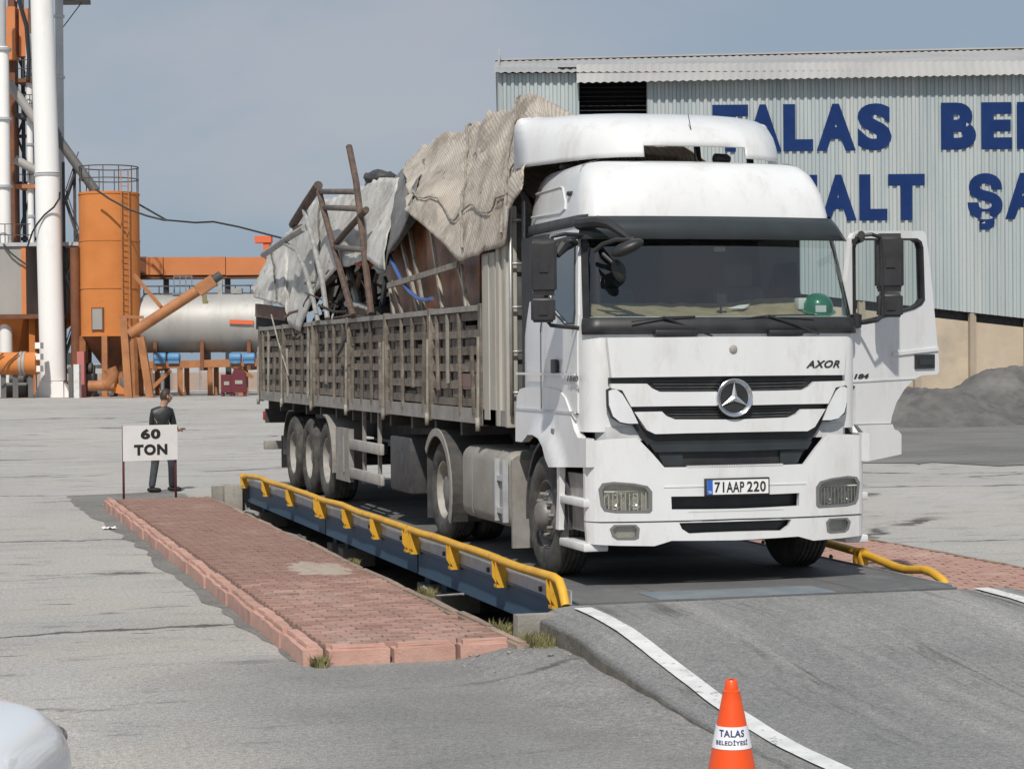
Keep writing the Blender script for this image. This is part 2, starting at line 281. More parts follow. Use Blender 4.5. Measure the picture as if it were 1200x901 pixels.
M['lensdark'] = pm('car_lamp', (.12, .12, .13), rough=.1, coat=.6)

# ------------------------------------------------------------------ mesh builder
WL = {}                                            # world origin of every linked object
class MB:
    def __init__(s): s.bm = bmesh.new(); s.mats = []; s.mi = 0; s.sm = False
    def mat(s, m):
        if m not in s.mats: s.mats.append(m)
        s.mi = s.mats.index(m); return s
    def _f(s, vs, smooth=None):
        try: f = s.bm.faces.new(vs)
        except ValueError: return None
        f.material_index = s.mi; f.smooth = s.sm if smooth is None else smooth; return f
    def hexa(s, p):                                # 8 corners: bottom 4 ccw, top 4 ccw
        v = [s.bm.verts.new(q) for q in p]
        for i in ((3, 2, 1, 0), (4, 5, 6, 7), (0, 1, 5, 4), (1, 2, 6, 5), (2, 3, 7, 6), (3, 0, 4, 7)): s._f([v[k] for k in i], False)
        return s
    def obox(s, c, ax, ay, az):                    # centre + three half axes
        c, ax, ay, az = V(c), V(ax), V(ay), V(az)
        return s.hexa([c-ax-ay-az, c+ax-ay-az, c+ax+ay-az, c-ax+ay-az, c-ax-ay+az, c+ax-ay+az, c+ax+ay+az, c-ax+ay+az])
    def box(s, x0, x1, y0, y1, z0, z1): return s.hexa([(x0, y0, z0), (x1, y0, z0), (x1, y1, z0), (x0, y1, z0), (x0, y0, z1), (x1, y0, z1), (x1, y1, z1), (x0, y1, z1)])
    def bbox(s, x0, x1, y0, y1, z0, z1, b=.01, seg=2):   # bevelled box
        t = bmesh.new(); bmesh.ops.create_cube(t, size=1)
        for v in t.verts: v.co = V(((x0+x1)/2+v.co.x*(x1-x0), (y0+y1)/2+v.co.y*(y1-y0), (z0+z1)/2+v.co.z*(z1-z0)))
        bmesh.ops.bevel(t, geom=t.edges[:], offset=b, segments=seg, affect='EDGES', profile=.5)
        return s.merge(t, True)
    def merge(s, t, smooth=False, M4=None):
        mp = {}
        for v in t.verts: mp[v] = s.bm.verts.new(M4 @ v.co if M4 else v.co)
        for f in t.faces: s._f([mp[v] for v in f.verts], smooth)
        t.free(); return s
    def bar(s, a, b, w, h, up=UP):
        a, b = V(a), V(b); d = (b-a); l = d.length/2; d.normalize(); x = d.cross(V(up))
        if x.length < 1e-4: x = d.cross(V((0, 1, 0)))
        x.normalize(); z = x.cross(d); return s.obox((a+b)/2, x*w/2, d*l, z*h/2)
    def rings(s, rs, closed=True, cap=(True, True), smooth=True):
        vs = [[s.bm.verts.new(p) for p in r] for r in rs]; n = len(vs[0])
        for a, b in zip(vs, vs[1:]):
            for i in range(n if closed else n-1):
                j = (i+1) % n; s._f([a[i], a[j], b[j], b[i]], smooth)
        if cap[0]: s._f(vs[0][::-1], False)
        if cap[1]: s._f(vs[-1], False)
        return vs
    def tube(s, pts, r, n=8, cap=True):
        pts = [V(p) for p in pts]; rs = []; prev = None
        for i, p in enumerate(pts):
            d = (pts[min(i+1, len(pts)-1)]-pts[max(i-1, 0)]).normalized()
            x = d.cross(UP if abs(d.z) < .95 else V((0, 1, 0))) if prev is None else prev-d*prev.dot(d)
            x.normalize(); prev = x; y = d.cross(x); rr = r[i] if isinstance(r, (list, tuple)) else r
            rs.append([p+x*rr*math.cos(2*PI*k/n)+y*rr*math.sin(2*PI*k/n) for k in range(n)])
        s.rings(rs, True, (cap, cap)); return s
    def lathe(s, prof, o, ax, n=32, a0=0, a1=2*PI, smooth=True):   # prof: (along axis, radius)
        o, ax = V(o), V(ax).normalized(); x = ax.cross(UP if abs(ax.z) < .9 else V((0, 1, 0))).normalized(); y = ax.cross(x)
        full = abs(a1-a0-2*PI) < 1e-6; m = n if full else n+1
        vs = [[s.bm.verts.new(o+ax*h+(x*math.cos(a0+(a1-a0)*k/n)+y*math.sin(a0+(a1-a0)*k/n))*max(r, 1e-4)) for k in range(m)] for h, r in prof]
        for a, b in zip(vs, vs[1:]):
            for i in range(n): s._f([a[i], a[(i+1) % m], b[(i+1) % m], b[i]], smooth)
        return s
    def plate(s, poly, fn, t, holes=(), cuts=(), cut_axis=0, smooth=False, cuts2=()):
        """2D outline (with holes) -> sheet of thickness t; fn((a,b),depth) gives the place"""
        b = bmesh.new(); es = []
        for lp in [poly]+list(holes):
            vv = [b.verts.new((p[0], p[1], 0)) for p in lp]
            es += [b.edges.new((vv[i], vv[(i+1) % len(vv)])) for i in range(len(vv))]
        bmesh.ops.triangle_fill(b, use_beauty=True, use_dissolve=False, edges=es)
        for cset, ax in ((cuts, cut_axis), (cuts2, 1-cut_axis)):
            for c in cset:
                no = (1, 0, 0) if ax == 0 else (0, 1, 0); co = (c, 0, 0) if ax == 0 else (0, c, 0)
                bmesh.ops.bisect_plane(b, geom=b.verts[:]+b.edges[:]+b.faces[:], plane_co=co, plane_no=no)
        b.normal_update()
        vs0 = {v: s.bm.verts.new(fn((v.co.x, v.co.y), 0)) for v in b.verts}
        vs1 = {v: s.bm.verts.new(fn((v.co.x, v.co.y), t)) for v in b.verts}
        for f in b.faces:
            s._f([vs0[v] for v in f.verts], smooth); s._f([vs1[v] for v in reversed(f.verts)], smooth)
        for e in b.edges:
            if len(e.link_faces) == 1:
                u, v = e.verts; s._f([vs0[u], vs0[v], vs1[v], vs1[u]], False)
        b.free(); return s
    def grid(s, fn, nu, nv, smooth=True, uv=None, skip=None):
        vs = [[s.bm.verts.new(fn(i/nu, j/nv)) for j in range(nv+1)] for i in range(nu+1)]
        lay = s.bm.loops.layers.uv.verify() if uv else None
        for i in range(nu):
            for j in range(nv):
                if skip and skip(i, j): continue
                f = s._f([vs[i][j], vs[i+1][j], vs[i+1][j+1], vs[i][j+1]], smooth)
                if lay and f:
                    for lp, (a, b) in zip(f.loops, ((i, j), (i+1, j), (i+1, j+1), (i, j+1))): lp[lay].uv = uv(a/nu, b/nv)
        return vs
    def build(s, name, mat=None, parent=None, recalc=True, origin=None):
        if recalc: bmesh.ops.recalc_face_normals(s.bm, faces=s.bm.faces[:])
        for e in s.bm.edges:
            if len(e.link_faces) == 2 and e.calc_face_angle(0) > .66: e.smooth = False
        me = bpy.data.meshes.new(name)
        co = [v.co for v in s.bm.verts]
        if origin is None:
            lo = V((min(c.x for c in co), min(c.y for c in co), min(c.z for c in co))); hi = V((max(c.x for c in co), max(c.y for c in co), max(c.z for c in co)))
            origin = V(((lo.x+hi.x)/2, (lo.y+hi.y)/2, lo.z))
        origin = V(origin)
        for v in s.bm.verts: v.co -= origin
        s.bm.to_mesh(me); s.bm.free()
        for m in (s.mats if s.mats else [mat]): me.materials.append(M[m] if isinstance(m, str) else m)
        return link(name, me, origin, parent)
def link(name, me, loc, parent=None, rot=None, scale=None):
    o = bpy.data.objects.new(name, me); C.objects.link(o); WL[o] = V(loc)
    if parent: o.parent = parent; o.location = V(loc)-WL[parent]
    else: o.location = loc
    if rot: o.rotation_euler = rot
    if scale: o.scale = scale
    return o
def thing(name, loc, label, cat, group=None): return tag(link(name, None, loc), label, cat, group)
def part(name, loc, parent): return link(name, None, loc, parent)
def tag(o, label, cat, group=None, kind=None):
    o['label'] = label; o['category'] = cat
    if group: o['group'] = group
    if kind: o['kind'] = kind
    return o
def struct(o, label=None): o['kind'] = 'structure'; (label and o.__setitem__('label', label)); return o
def fbm(p, s=1, o=4):
    return noise.fractal(V(p)*s, 1.0, 2.0, o)
def text_mesh(txt, bold=0, shear=0, space=1.0):
    cu = bpy.data.curves.new('t', 'FONT'); cu.body = txt; cu.offset = bold; cu.shear = shear; cu.space_character = space; cu.resolution_u = 5
    o = bpy.data.objects.new('t', cu); C.objects.link(o); dg = bpy.context.evaluated_depsgraph_get()
    me = bpy.data.meshes.new_from_object(o.evaluated_get(dg)); bpy.data.objects.remove(o); bpy.data.curves.remove(cu); return me
def letters(name, txt, origin, ax, ay, w, h, mat, parent=None, depth=.004, bold=0, shear=0, space=1.0, warp=None):
    """flat lettering stretched into the w x h box at origin (lower left), thin solid"""
    me = text_mesh(txt, bold, shear, space); xs = [v.co.x for v in me.vertices]; ys = [v.co.y for v in me.vertices]
    x0, x1, y0, y1 = min(xs), max(xs), min(ys), max(ys); origin, ax, ay = V(origin), V(ax), V(ay); nrm = ax.cross(ay).normalized()
    b = bmesh.new(); b.from_mesh(me); bpy.data.meshes.remove(me)
    bmesh.ops.remove_doubles(b, verts=b.verts[:], dist=1e-5)
    r = bmesh.ops.extrude_face_region(b, geom=b.faces[:])
    top = {e for e in r['geom'] if isinstance(e, bmesh.types.BMVert)}
    for v in b.verts:
        a, c = (v.co.x-x0)/(x1-x0)*w, (v.co.y-y0)/(y1-y0)*h; d = depth if v in top else 0
        v.co = warp(a, c, d) if warp else origin+ax*a+ay*c+nrm*d
    for f in b.faces: f.smooth = False
    q = MB(); q.bm.free(); q.bm = b; return q.build(name, mat, parent)

# ================================================================== GROUND
DK = .35                                            # weighbridge deck level
def PB(u, v, D):
    d = ray(u, v); return CAM+d*(D/d.dot(FW))
def depth(p): return (V((p[0], p[1], 0))-V((CAM.x, CAM.y, 0))).dot(FW)
def gz(x, y): return .27*sm(45, 108, depth((x, y)))
PX0, PX1, PY0, PY1 = -2.14, 1.86, -.80, 16.15       # weighbridge pit
xs = [-700, -250, -90, -45, -25, -14, -8, -5, -3.5, PX0, PX1, 3, 5, 8, 12, 18, 25, 35, 50, 80, 140, 250, 700]
ys = [-120, -30, -14, -8, -4, PY0, 3, 8, 12, PY1, 20, 25, 30, 36, 42, 48, 54, 60, 66, 72, 80, 88, 96, 104, 112, 125, 150, 220, 500, 1500]
b = MB(); vv = [[b.bm.verts.new((x, y, gz(x, y))) for y in ys] for x in xs]
for i in range(len(xs)-1):
    for j in range(len(ys)-1):
        if xs[i] >= PX0-.01 and xs[i+1] <= PX1+.01 and ys[j] >= PY0-.01 and ys[j+1] <= PY1+.01: continue
        b._f([vv[i][j], vv[i+1][j], vv[i+1][j+1], vv[i][j+1]], True)
struct(b.build('ground', 'yard', recalc=False, origin=(0, 0, 0)))
b = MB()
b.mat('dirt').grid(lambda i, j: V((PX0-.1+(PX1-PX0+.2)*i, PY0-.1+(PY1-PY0+.2)*j, -.32+.26*sm(.17, .0, i)+.05*fbm((i*5, j*22, 0), 1))), 16, 60)
b.mat('concrete'); b.box(PX0-.12, PX0, PY0-.12, PY1+.12, -.4, -.004); b.box(PX1, PX1+.12, PY0-.12, PY1+.12, -.4, -.004)
b.box(PX0, PX1, PY0-.12, PY0, -.4, .30); b.box(PX0, PX1, PY1, PY1+.12, -.4, .30)
struct(b.build('weighbridge_pit', recalc=False))
# dirt and broken edges around the island, darker asphalt in front, dusty ground by the piles
def blob_sheet(name, mat, pts, z, amp, seed, n=8):
    b = MB(); out = []
    for k in range(len(pts)):
        a, c = V(pts[k]), V(pts[(k+1) % len(pts)])
        for i in range(n):
            p = a.lerp(c, i/n); out.append((p.x+amp*noise.noise(V((p.x*1.7+seed, p.y*1.7, seed))), p.y+amp*2*noise.noise(V((p.x*1.7, p.y*1.7+seed, 3+seed)))))
    es = []; vs = [b.bm.verts.new((x, y, gz(x, y)+z)) for x, y in out]
    es = [b.bm.edges.new((vs[i], vs[(i+1) % len(vs)])) for i in range(len(vs))]
    bmesh.ops.triangle_fill(b.bm, use_beauty=True, edges=es)
    for f in b.bm.faces:
        if f.normal.z < 0: f.normal_flip()
    return struct(b.build(name, mat, recalc=False))
blob_sheet('gutter_dirt', 'dirtedge', [(-3.72, -.75), (-3.72, 17.3), (-2.2, 18.2), (-2.3, 20.2), (-4.1, 19.4), (-4.15, 15.5), (-3.92, 10), (-3.97, 6), (-3.85, 2), (-3.84, -.6)], .004, .10, 2.3, 24)
# ------------------------------------------------------------------ ramp road
RZ = [(-30, .006), (-5.6, .006), (-5.0, .014), (-4.57, .032), (-3.9, .075), (-3.14, .152), (-2.47, .230), (-1.93, .291), (-1.4, .322), (-.76, .338)]
def rz(y): return interp(RZ, y)
b = MB(); yy = [-20, -14, -10, -8]+[-7+.2*i for i in range(31)]+[-.76]
def redge(y, sd): return (-1.95 if sd < 0 else 2.05)+(.03*noise.noise(V((y*1.9, 3*sd, 0)))+.02*noise.noise(V((y*6, 7*sd, 0))) if y > -6 else 0)
TT = [0, .02, .045, .075, .2, .35, .5, .65, .8, .9, 1]
def droop(x, y): return -.075*sm(-1.72, -1.97, x)*min(1, rz(y)/.25) if y > -6 else 0
top = [[(lambda x: b.bm.verts.new((x, y, rz(y)+droop(x, y)+(.005*noise.noise(V((t*5, y, 0))) if y > -5 else 0))))(redge(y, -1)*(1-t)+redge(y, 1)*t) for t in TT] for y in yy]
for a, c in zip(top, top[1:]):
    for i in range(10): b._f([a[i], a[i+1], c[i+1], c[i]], True)
for k in (0, 10):
    lo_ = [b.bm.verts.new((r[k].co.x, r[k].co.y, r[k].co.z-.035)) for r in top]
    for a, c, d, e in zip(top, top[1:], lo_[1:], lo_): b._f([a[k], c[k], d, e] if k else [c[k], a[k], e, d], False)
struct(b.build('ramp', 'ramp', recalc=False))
for sd in (-1, 1):                                   # crumbling concrete edge under the asphalt
    b = MB()
    for y0, y1 in zip(yy, yy[1:]):
        if y0 < -5.3: continue
        x0, x1 = redge(y0, sd), redge(y1, sd); o0 = .015+.03*abs(noise.noise(V((y0*4, sd, 9)))); o1 = .015+.03*abs(noise.noise(V((y1*4, sd, 9)))); i = -.2*sd
        b.hexa([(x0+i, y0, -.02), (x0+sd*o0, y0, -.02), (x1+sd*o1, y1, -.02), (x1+i, y1, -.02), (x0+i, y0, rz(y0)-.1), (x0+sd*o0*.5, y0, rz(y0)+droop(x0, y0)-.012), (x1+sd*o1*.5, y1, rz(y1)+droop(x1, y1)-.012), (x1+i, y1, rz(y1)-.1)])
    struct(b.build('ramp_edge', 'rampedge'))
def emb(x, y):                                       # asphalt and dirt banked up against the ramp's side
    k = sm(-2.75, -1.98, x)*sm(-5.0, -3.6, y)*sm(-.75, -1.1, y); return -.012+.016*min(1, k*8)+k*(rz(y)*.36)+.012*k*noise.noise(V((x*5, y*5, 2)))
b = MB(); b.grid(lambda i, j: V((-2.80+.88*i, -5.1+4.25*j, emb(-2.80+.88*i, -5.1+4.25*j))), 16, 50); struct(b.build('ramp_bank', 'yard', recalc=False))
# painted lines follow the ramp
for name, xc, ya, ybb in (('painted_line', -1.64, -.95, -9.5), ('painted_line', 1.78, -.80, -9.5)):
    b = MB(); n = 60; prev = None
    for i in range(n+1):
        y = ya+(ybb-ya)*i/n; h = .07+.006*noise.noise(V((y*3, xc, 0))); o = .006*noise.noise(V((y*1.3, xc, 5)))
        xq = xc-(.075*sm(-2.2, -5.4, y) if xc < 0 else 0); r = [b.bm.verts.new((xq+o-h, y, rz(y)+.011)), b.bm.verts.new((xq+o+h, y, rz(y)+.011))]
        if prev: b._f([prev[0], prev[1], r[1], r[0]], True)
        prev = r
    struct(b.build(name, 'line', recalc=True))
# ================================================================== PAVED ISLANDS
def island(name, x0, x1, y0, y1, z, near_n, slope=0):
    b = MB(); b.box(x0+.10, x1-.04, y0+.11, y1, -.01, z-.025)
    root = struct(b.build(name, 'paverjoint'))
    pl, pw = .2, .1; me = None; rest = MB(); cnt = 0; row = 0; y = y0+.14
    t = bmesh.new(); bmesh.ops.create_cube(t, size=1)
    for v in t.verts: v.co = V((v.co.x*(pl-.008)*(1 if v.co.z < 0 else .96), v.co.y*(pw-.008)*(1 if v.co.z < 0 else .93), v.co.z*.05))
    pme = bpy.data.meshes.new('paver'); t.to_mesh(pme); t.free(); pme.materials.append(M['paver'])
    while y < y1-.05:
        x = x0+.15+(pl/2 if row % 2 else 0)
        while x < x1-.16:
            dz = .006*noise.noise(V((x*2.1, y*2.1, 1)))+random.uniform(-.004, .004)-.012*max(0, noise.noise(V((x, y*.6, 6)))); rr = random.uniform(-.025, .025)
            if random.random() > .006:
                c = V((x+pl/2, y, z-.027+dz))
                if cnt < near_n:
                    link('paver', pme, c, root, (random.uniform(-.02, .02), random.uniform(-.02, .02), rr)); cnt += 1
                else:
                    rest.obox(c, (pl/2-.006, 0, 0), (0, pw/2-.006, 0), (0, 0, .025))
            x += pl
        y += pw; row += 1
    o = rest.build('pavers_far', 'paver', root); o['kind'] = 'stuff'
    return root
def kerb_mesh(l, w, h, ch, seed):
    t = bmesh.new(); bmesh.ops.create_cube(t, size=1)
    for v in t.verts: v.co = V((v.co.x*w, v.co.y*l, v.co.z*h+h/2))
    bmesh.ops.bevel(t, geom=[e for e in t.edges if all(v.co.z > h*.9 for v in e.verts)], offset=ch, segments=2, affect='EDGES')
    bmesh.ops.subdivide_edges(t, edges=t.edges[:], cuts=1)
    for v in t.verts: v.co += V((noise.noise(v.co*9+V((seed, 0, 0))), noise.noise(v.co*9+V((0, seed, 0)))*.6, noise.noise(v.co*9+V((0, 0, seed)))))*.009
    me = bpy.data.meshes.new('kerb_stone'); t.to_mesh(me); t.free(); return me
IZ = .14
isl = island('pavement_island', -3.74, -2.2, -.93, 16.35, IZ, 296)
km = [kerb_mesh(.485, .15, .20, .035, s*3.7) for s in range(5)]
for m in km: m.materials.append(M['kerb'])
y = -.93
for i in range(35):
    link('kerb_stone', km[i % 5], (-3.70+.012*math.sin(i*2.1), y+.245, -.045), isl, (0, random.uniform(-.02, .02), random.uniform(-.02, .02))); y += .494
for i, x in enumerate((-3.36, -2.87, -2.40)):
    link('kerb_stone', km[(i+2) % 5], (x, -.90-.008*i, -.05), isl, (0, 0, PI/2+random.uniform(-.03, .03)), (1, (.94, .96, .82)[i], .95))
kg = [kerb_mesh(.97, .10, .20, .02, 20+s*3.7) for s in range(3)]
for m in kg: m.materials.append(M['kerbgrey'])
y = -1.25
for i in range(18):
    link('edging_stone', kg[i % 3], (-2.19+.015*math.sin(i*1.7), y+.49, -.055+.008*math.sin(i)), isl, (random.uniform(-.012, .012), 0, random.uniform(-.015, .015))); y += .98
b = MB(); b.grid(lambda i, j: V((-2.62+.34*j*math.cos(2*PI*i)*(1+.35*noise.noise(V((math.cos(2*PI*i)*1.5, math.sin(2*PI*i)*1.5, 3)))), 4.7+.75*j*math.sin(2*PI*i)*(1+.5*noise.noise(V((math.cos(2*PI*i)*2.5, math.sin(2*PI*i)*2.5, 1)))), IZ-.006+.016*(1-j)**.6)), 30, 5); o = b.build('sand_spill', 'sand', isl); o['kind'] = 'stuff'
ri = island('pavement_right', 2.02, 3.95, -1.6, 9.0, IZ, 100)
y = -1.6
for i in range(11):
    link('edging_stone', kg[i % 3], (3.93, y+.49, -.055), ri, (0, 0, random.uniform(-.01, .01))); y += .98
# ================================================================== WEIGHBRIDGE
wb = thing('weighbridge', (0, 7.6, -.3), 'steel truck weighbridge with blue side beams and yellow edge rails', 'weighbridge')
MODS = [(-.74, 4.60), (4.63, 9.60), (9.63, 16.05)]
for a, c in MODS:
    b = MB(); nx = 9
    for k in range(4): b.box(-1.60+.8*k+.003, -1.60+.8*(k+1)-.003, a, c, DK-.02, DK+.001*(k % 2))
    b.build('deck_plate', 'deck', wb)
    for sx in (-1, 1):
        b = MB()
        b.box(*sorted((sx*1.52, sx*1.615)), a+.02, c-.02, .06, .085); b.box(*sorted((sx*1.595, sx*1.612)), a+.02, c-.02, .085, .329); b.box(*sorted((sx*1.5, sx*1.64)), a+.015, c-.015, .305, .3285)
        b.build('side_beam', 'bluesteel', wb)
    for sx in (-1, 0, 1):
        for y in (a+.35, c-.35):
            b = MB(); b.box(sx*1.3-.2, sx*1.3+.2, y-.15, y+.15, -.30, -.08); b.build('load_cell_base', 'concrete', wb)
            b = MB(); b.box(sx*1.3-.13, sx*1.3+.13, y-.10, y+.10, -.08, .10); b.box(sx*1.3-.17, sx*1.3+.17, y-.14, y+.14, .02, .06); b.box(sx*1.42-.17, sx*1.42+.17, y-.22, y+.22, .10, .30); b.build('support', 'bluesteel', wb)
b = MB(); b.box(-.95, .55, -.735, -.22, DK+.001, DK+.005); b.build('worn_plate', 'deckblue', wb)
RAILZ = .515
for sx in (-1, 1):
    for k, (a, c) in enumerate(MODS):
        X = sx*1.70; b = MB(); pts = []
        a2 = a+.30 if k == 0 else a+.03; n = 10
        for i in range(n+1):
            y = a2+(c-.04-a2)*i/n; pts.append((X+.014*noise.noise(V((y, sx, 3))), y, RAILZ+.02*noise.noise(V((y*.8, sx*4, 8)))-(.05 if k == 2 and i == n else 0)-(.03*sm(.6, 1, i/n) if k == 2 else 0)))
        if k == 0 and sx > 0: pts = [(X, y_, z_) for y_, z_ in ((-.37, .32), (-.30, .36), (-.12, .405), (.03, .418), (.22, .40), (.38, .385), (.55, .388), (1.0, .43), (1.43, .457), (2.1, .48), (3.2, .50), (4.5, RAILZ))]
        elif k == 0: pts = [(X, a+.02, .33), (X, a+.10, .44), (X, a+.18, RAILZ-.01)]+pts
        b.tube(pts, .037, 10).build('rail', 'yellow', wb)
        b = MB(); b.box(*sorted((sx*1.618, sx*1.630)), a+.12, c-.03, DK-.045, DK+(.085 if sx < 0 else .012)); b.build('kerb_strip', 'galv', wb)
        ns = 4
        for i in range(ns):
            if sx > 0 and k == 0 and i == 0: continue
            y = a2+.06+(c-.12-a2-.06)*i/(ns-1); b = MB()
            for o in (-.05, .05): b.plate([(1.632, .30), (1.70, .30), (1.735, .36), (1.74, RAILZ-.02), (1.66, RAILZ-.02), (1.632, .42)], lambda p, d, y=y, o=o: V((sx*p[0], y+o+d, p[1])), .009)
            b.box(*sorted((sx*1.632, sx*1.72)), y-.05, y+.059, .275, .2995)
            b.build('rail_bracket', 'yellow', wb)
            b = MB(); ym = y+.55
            if i < ns-1: b.lathe([(0, 0), (0, .022), (.02, .022), (.02, 0)], (sx*1.6305, ym, DK+.02), (sx, 0, 0), 8).build('bolt', 'black_dusty', wb)
# loose conduits and offcuts lying in the gap beside the deck
def conduit(label, pts, r, mat): return tag(MB().tube(pts, r, 7).build('conduit', mat), label, 'conduit')
conduit('pale bent conduit on the pit edge beside the far end of the island', [(-1.98, 14.6, .03), (-2.05, 12.4, .035), (-2.02, 10.6, .03), (-1.92, 9.6, .03), (-1.95, 9.2, .06), (-2.03, 9.15, .1), (-2.06, 9.3, .04)], .022, 'greypipe')
for P0 in ([(-1.95, 14.9, -.28), (-2.02, 14.6, -.2), (-2.1, 13.8, .03), (-2.12, 12.6, .16), (-2.10, 12.0, .17)],):
    conduit('grey cable duct climbing from the pit onto the island edging', P0, .03, 'greypipe')
b = MB(); b.tube([(-2.05, 3.2, -.28), (-2.0, 3.0, .0), (-1.96, 2.9, .12), (-1.9, 2.7, .05), (-1.72, 2.35, .10)], .012, 6); tag(b.build('cable_loop', 'greypipe'), 'thin grey cable looping from the pit to the middle of the weighbridge', 'cable')
b = MB(); b.obox((-1.92, 9.95, -.13), (.06, .9, 0), (-.14, .02, 0), (0, 0, .02)); tag(b.build('plank', 'stick'), 'loose pale plank lying in the weighbridge pit', 'plank')
for k in range(2):
    b = MB(); b.bbox(-1.98, -1.70, 15.98+.2*k, 16.16+.2*k, -.30-.02*k, .32-.06*k, .02)
    tag(b.build('concrete_block', 'concrete'), ['pale concrete block at the far end of the weighbridge rail', 'lower concrete block behind the block at the rail end'][k], 'block')
# weeds
def tuft(name, label, c, n, r, h, seed):
    rnd = random.Random(seed); b = MB()
    for i in range(n):
        a = rnd.uniform(0, 2*PI); q = r*math.sqrt(rnd.random()); p = V((c[0]+q*math.cos(a), c[1]+q*1.7*math.sin(a), c[2])); hh = h*rnd.uniform(.4, 1); l = V((rnd.uniform(-.5, .5), rnd.uniform(-.5, .5), 1)).normalized()
        s = V((math.cos(a+1), math.sin(a+1), 0))*rnd.uniform(.003, .006); m = p+l*hh*.55+V((0, 0, .0)); e = p+l*hh+V((l.x, l.y, -.3))*hh*.35
        v = [b.bm.verts.new(x) for x in (p-s, p+s, m+s*.7, m-s*.7, e)]; b._f(v[:4]); b._f([v[3], v[2], v[4]])
    o = b.build(name, 'grass', recalc=False); tag(o, label, 'weeds', kind='stuff'); return o
tuft('weeds', 'green weeds at the foot of the ramp edge', (-2.06, -1.2, .07), 460, .12, .19, 1)
tuft('weeds', 'dry grass along the island edging near its front end', (-2.07, -.2, .05), 300, .10, .16, 2)
tuft('weeds', 'small weed clump at the corner of the pink kerb', (-3.66, -.98, 0), 260, .06, .12, 3)
tuft('weeds', 'dry grass on the pit edge halfway along the island', (-2.1, 2.2, .10), 260, .08, .13, 4)
tuft('weeds', 'sparse grass strip between island and pit further back', (-2.09, 5.5, .08), 260, .06, .10, 5)
tuft('weeds', 'dry grass behind the far end of the island', (-2.5, 16.9, .0), 300, .35, .12, 6)
# small rubble by the ramp edge
rnd = random.Random(4); b = MB()
for i in range(22):
    x, y = rnd.uniform(-2.75, -1.98), rnd.uniform(-1.9, -.98); r = rnd.uniform(.006, .022); t = bmesh.new(); bmesh.ops.create_icosphere(t, subdivisions=1, radius=r)
    for v in t.verts: v.co = V((v.co.x*rnd.uniform(.7, 1.5)+x, v.co.y*rnd.uniform(.7, 1.4)+y, v.co.z*.6+r*.4+emb(x, y)))
    b.merge(t)
tag(b.build('rubble', 'concrete'), 'small concrete crumbs scattered below the ramp edge', 'rubble', kind='stuff')
# litter
b = MB(); p = ZP(128, 620, 0); b.grid(lambda i, j: V((p.x-.09+.18*i, p.y-.11+.22*j, .012+.05*abs(noise.noise(V((i*3.1, j*3.3, 4)))))), 6, 6, False); tag(b.build('crumpled_paper', 'paper'), 'crumpled white paper on the asphalt beside the far kerb', 'litter')
b = MB(); p = ZP(640, 741, .02); b.bbox(p.x-.03, p.x+.03, -.76, -.66, -.30, -.18, .01); tag(b.build('drink_can', 'redlamp'), 'small red can lying in the pit under the deck end', 'can')

# ================================================================== SHED
DB = 75.0
def corr(b, P, n0, n1, top, bot, per=.275, dep=.07, nrm=-FW, along=RT):
    """trapezoid-ribbed sheet: P origin, metre positions along"""
    s = n0; vs = []; k = math.floor(n0/per)
    pts = []
    while s < n1:
        base = k*per
        for a, d in ((0, 0), (.11, 0), (.145, 1), (.24, 1)):
            q = base+a
            if n0 <= q <= n1: pts.append((q, d*dep))
        k += 1; s = k*per
    pts = [(n0, 0)]+pts+[(n1, 0)]
    for q, d in pts:
        o = P+along*q+nrm*d; t, bo = top(q), bot(q)
        vs.append([b.bm.verts.new(V((o.x, o.y, bo))), b.bm.verts.new(V((o.x, o.y, t)))])
    for a, c in zip(vs, vs[1:]): b._f([a[0], c[0], c[1], a[1]], False)
O = PB(588, 420, DB); O = V((O.x, O.y, 0))
def lat(u): return (u-588)/FOC*DB
def hz(u, v, D=DB): return PB(u, v, D).z
shed = thing('industrial_shed', (O.x, O.y, .15), 'large shed of pale corrugated sheet with blue painted lettering above a beige plinth', 'shed')
TOPZ = hz(900, 84); LEN = lat(1640)
def zbot(q): u = 588+q*FOC/DB; v = min(405, max(325, 352+.118*(u-1000))); return hz(900, v+ .0086*(u-900)*0)
oz = hz(720, 136)
b = MB(); corr(b, O, 0, lat(677), lambda q: TOPZ, zbot); corr(b, O, lat(677), lat(762), lambda q: oz, zbot); corr(b, O, lat(762), LEN, lambda q: TOPZ, zbot)
for q in (0,): b.bar(O+RT*q+UP*.2, O+RT*q+UP*TOPZ, .12, .12)
b.build('wall', 'sheet', shed, recalc=False)
b = MB(); corr(b, O, 0, 19.8, lambda q: TOPZ+min(q, 19.8-q)*.24, lambda q: .1, along=FW, nrm=-RT); corr(b, O+FW*19.8, 0, LEN, lambda q: TOPZ, lambda q: .1); corr(b, O+RT*LEN, 0, 19.8, lambda q: TOPZ+min(q, 19.8-q)*.24, lambda q: .1, along=FW, nrm=RT); b.build('side_wall', 'sheet', shed, recalc=False)
for i in range(9):
    z = oz+.04+(TOPZ-oz-.05)*i/9; b = MB(); p = O+RT*lat(681)+UP*z+FW*.12; b.obox(p+RT*(lat(762)-lat(681))/2, RT*(lat(762)-lat(681))/2, FW*.05, UP*.012+FW*.02); b.build('louvre', 'black_dusty', shed)
b = MB()
for u in (679, 762): b.bar(O+RT*lat(u)+UP*oz-FW*.06, O+RT*lat(u)+UP*TOPZ-FW*.06, .1, .1)
b.bar(O+RT*lat(679)+UP*oz-FW*.06, O+RT*lat(762)+UP*oz-FW*.06, .1, .1); b.build('vent_frame', 'sheet', shed)
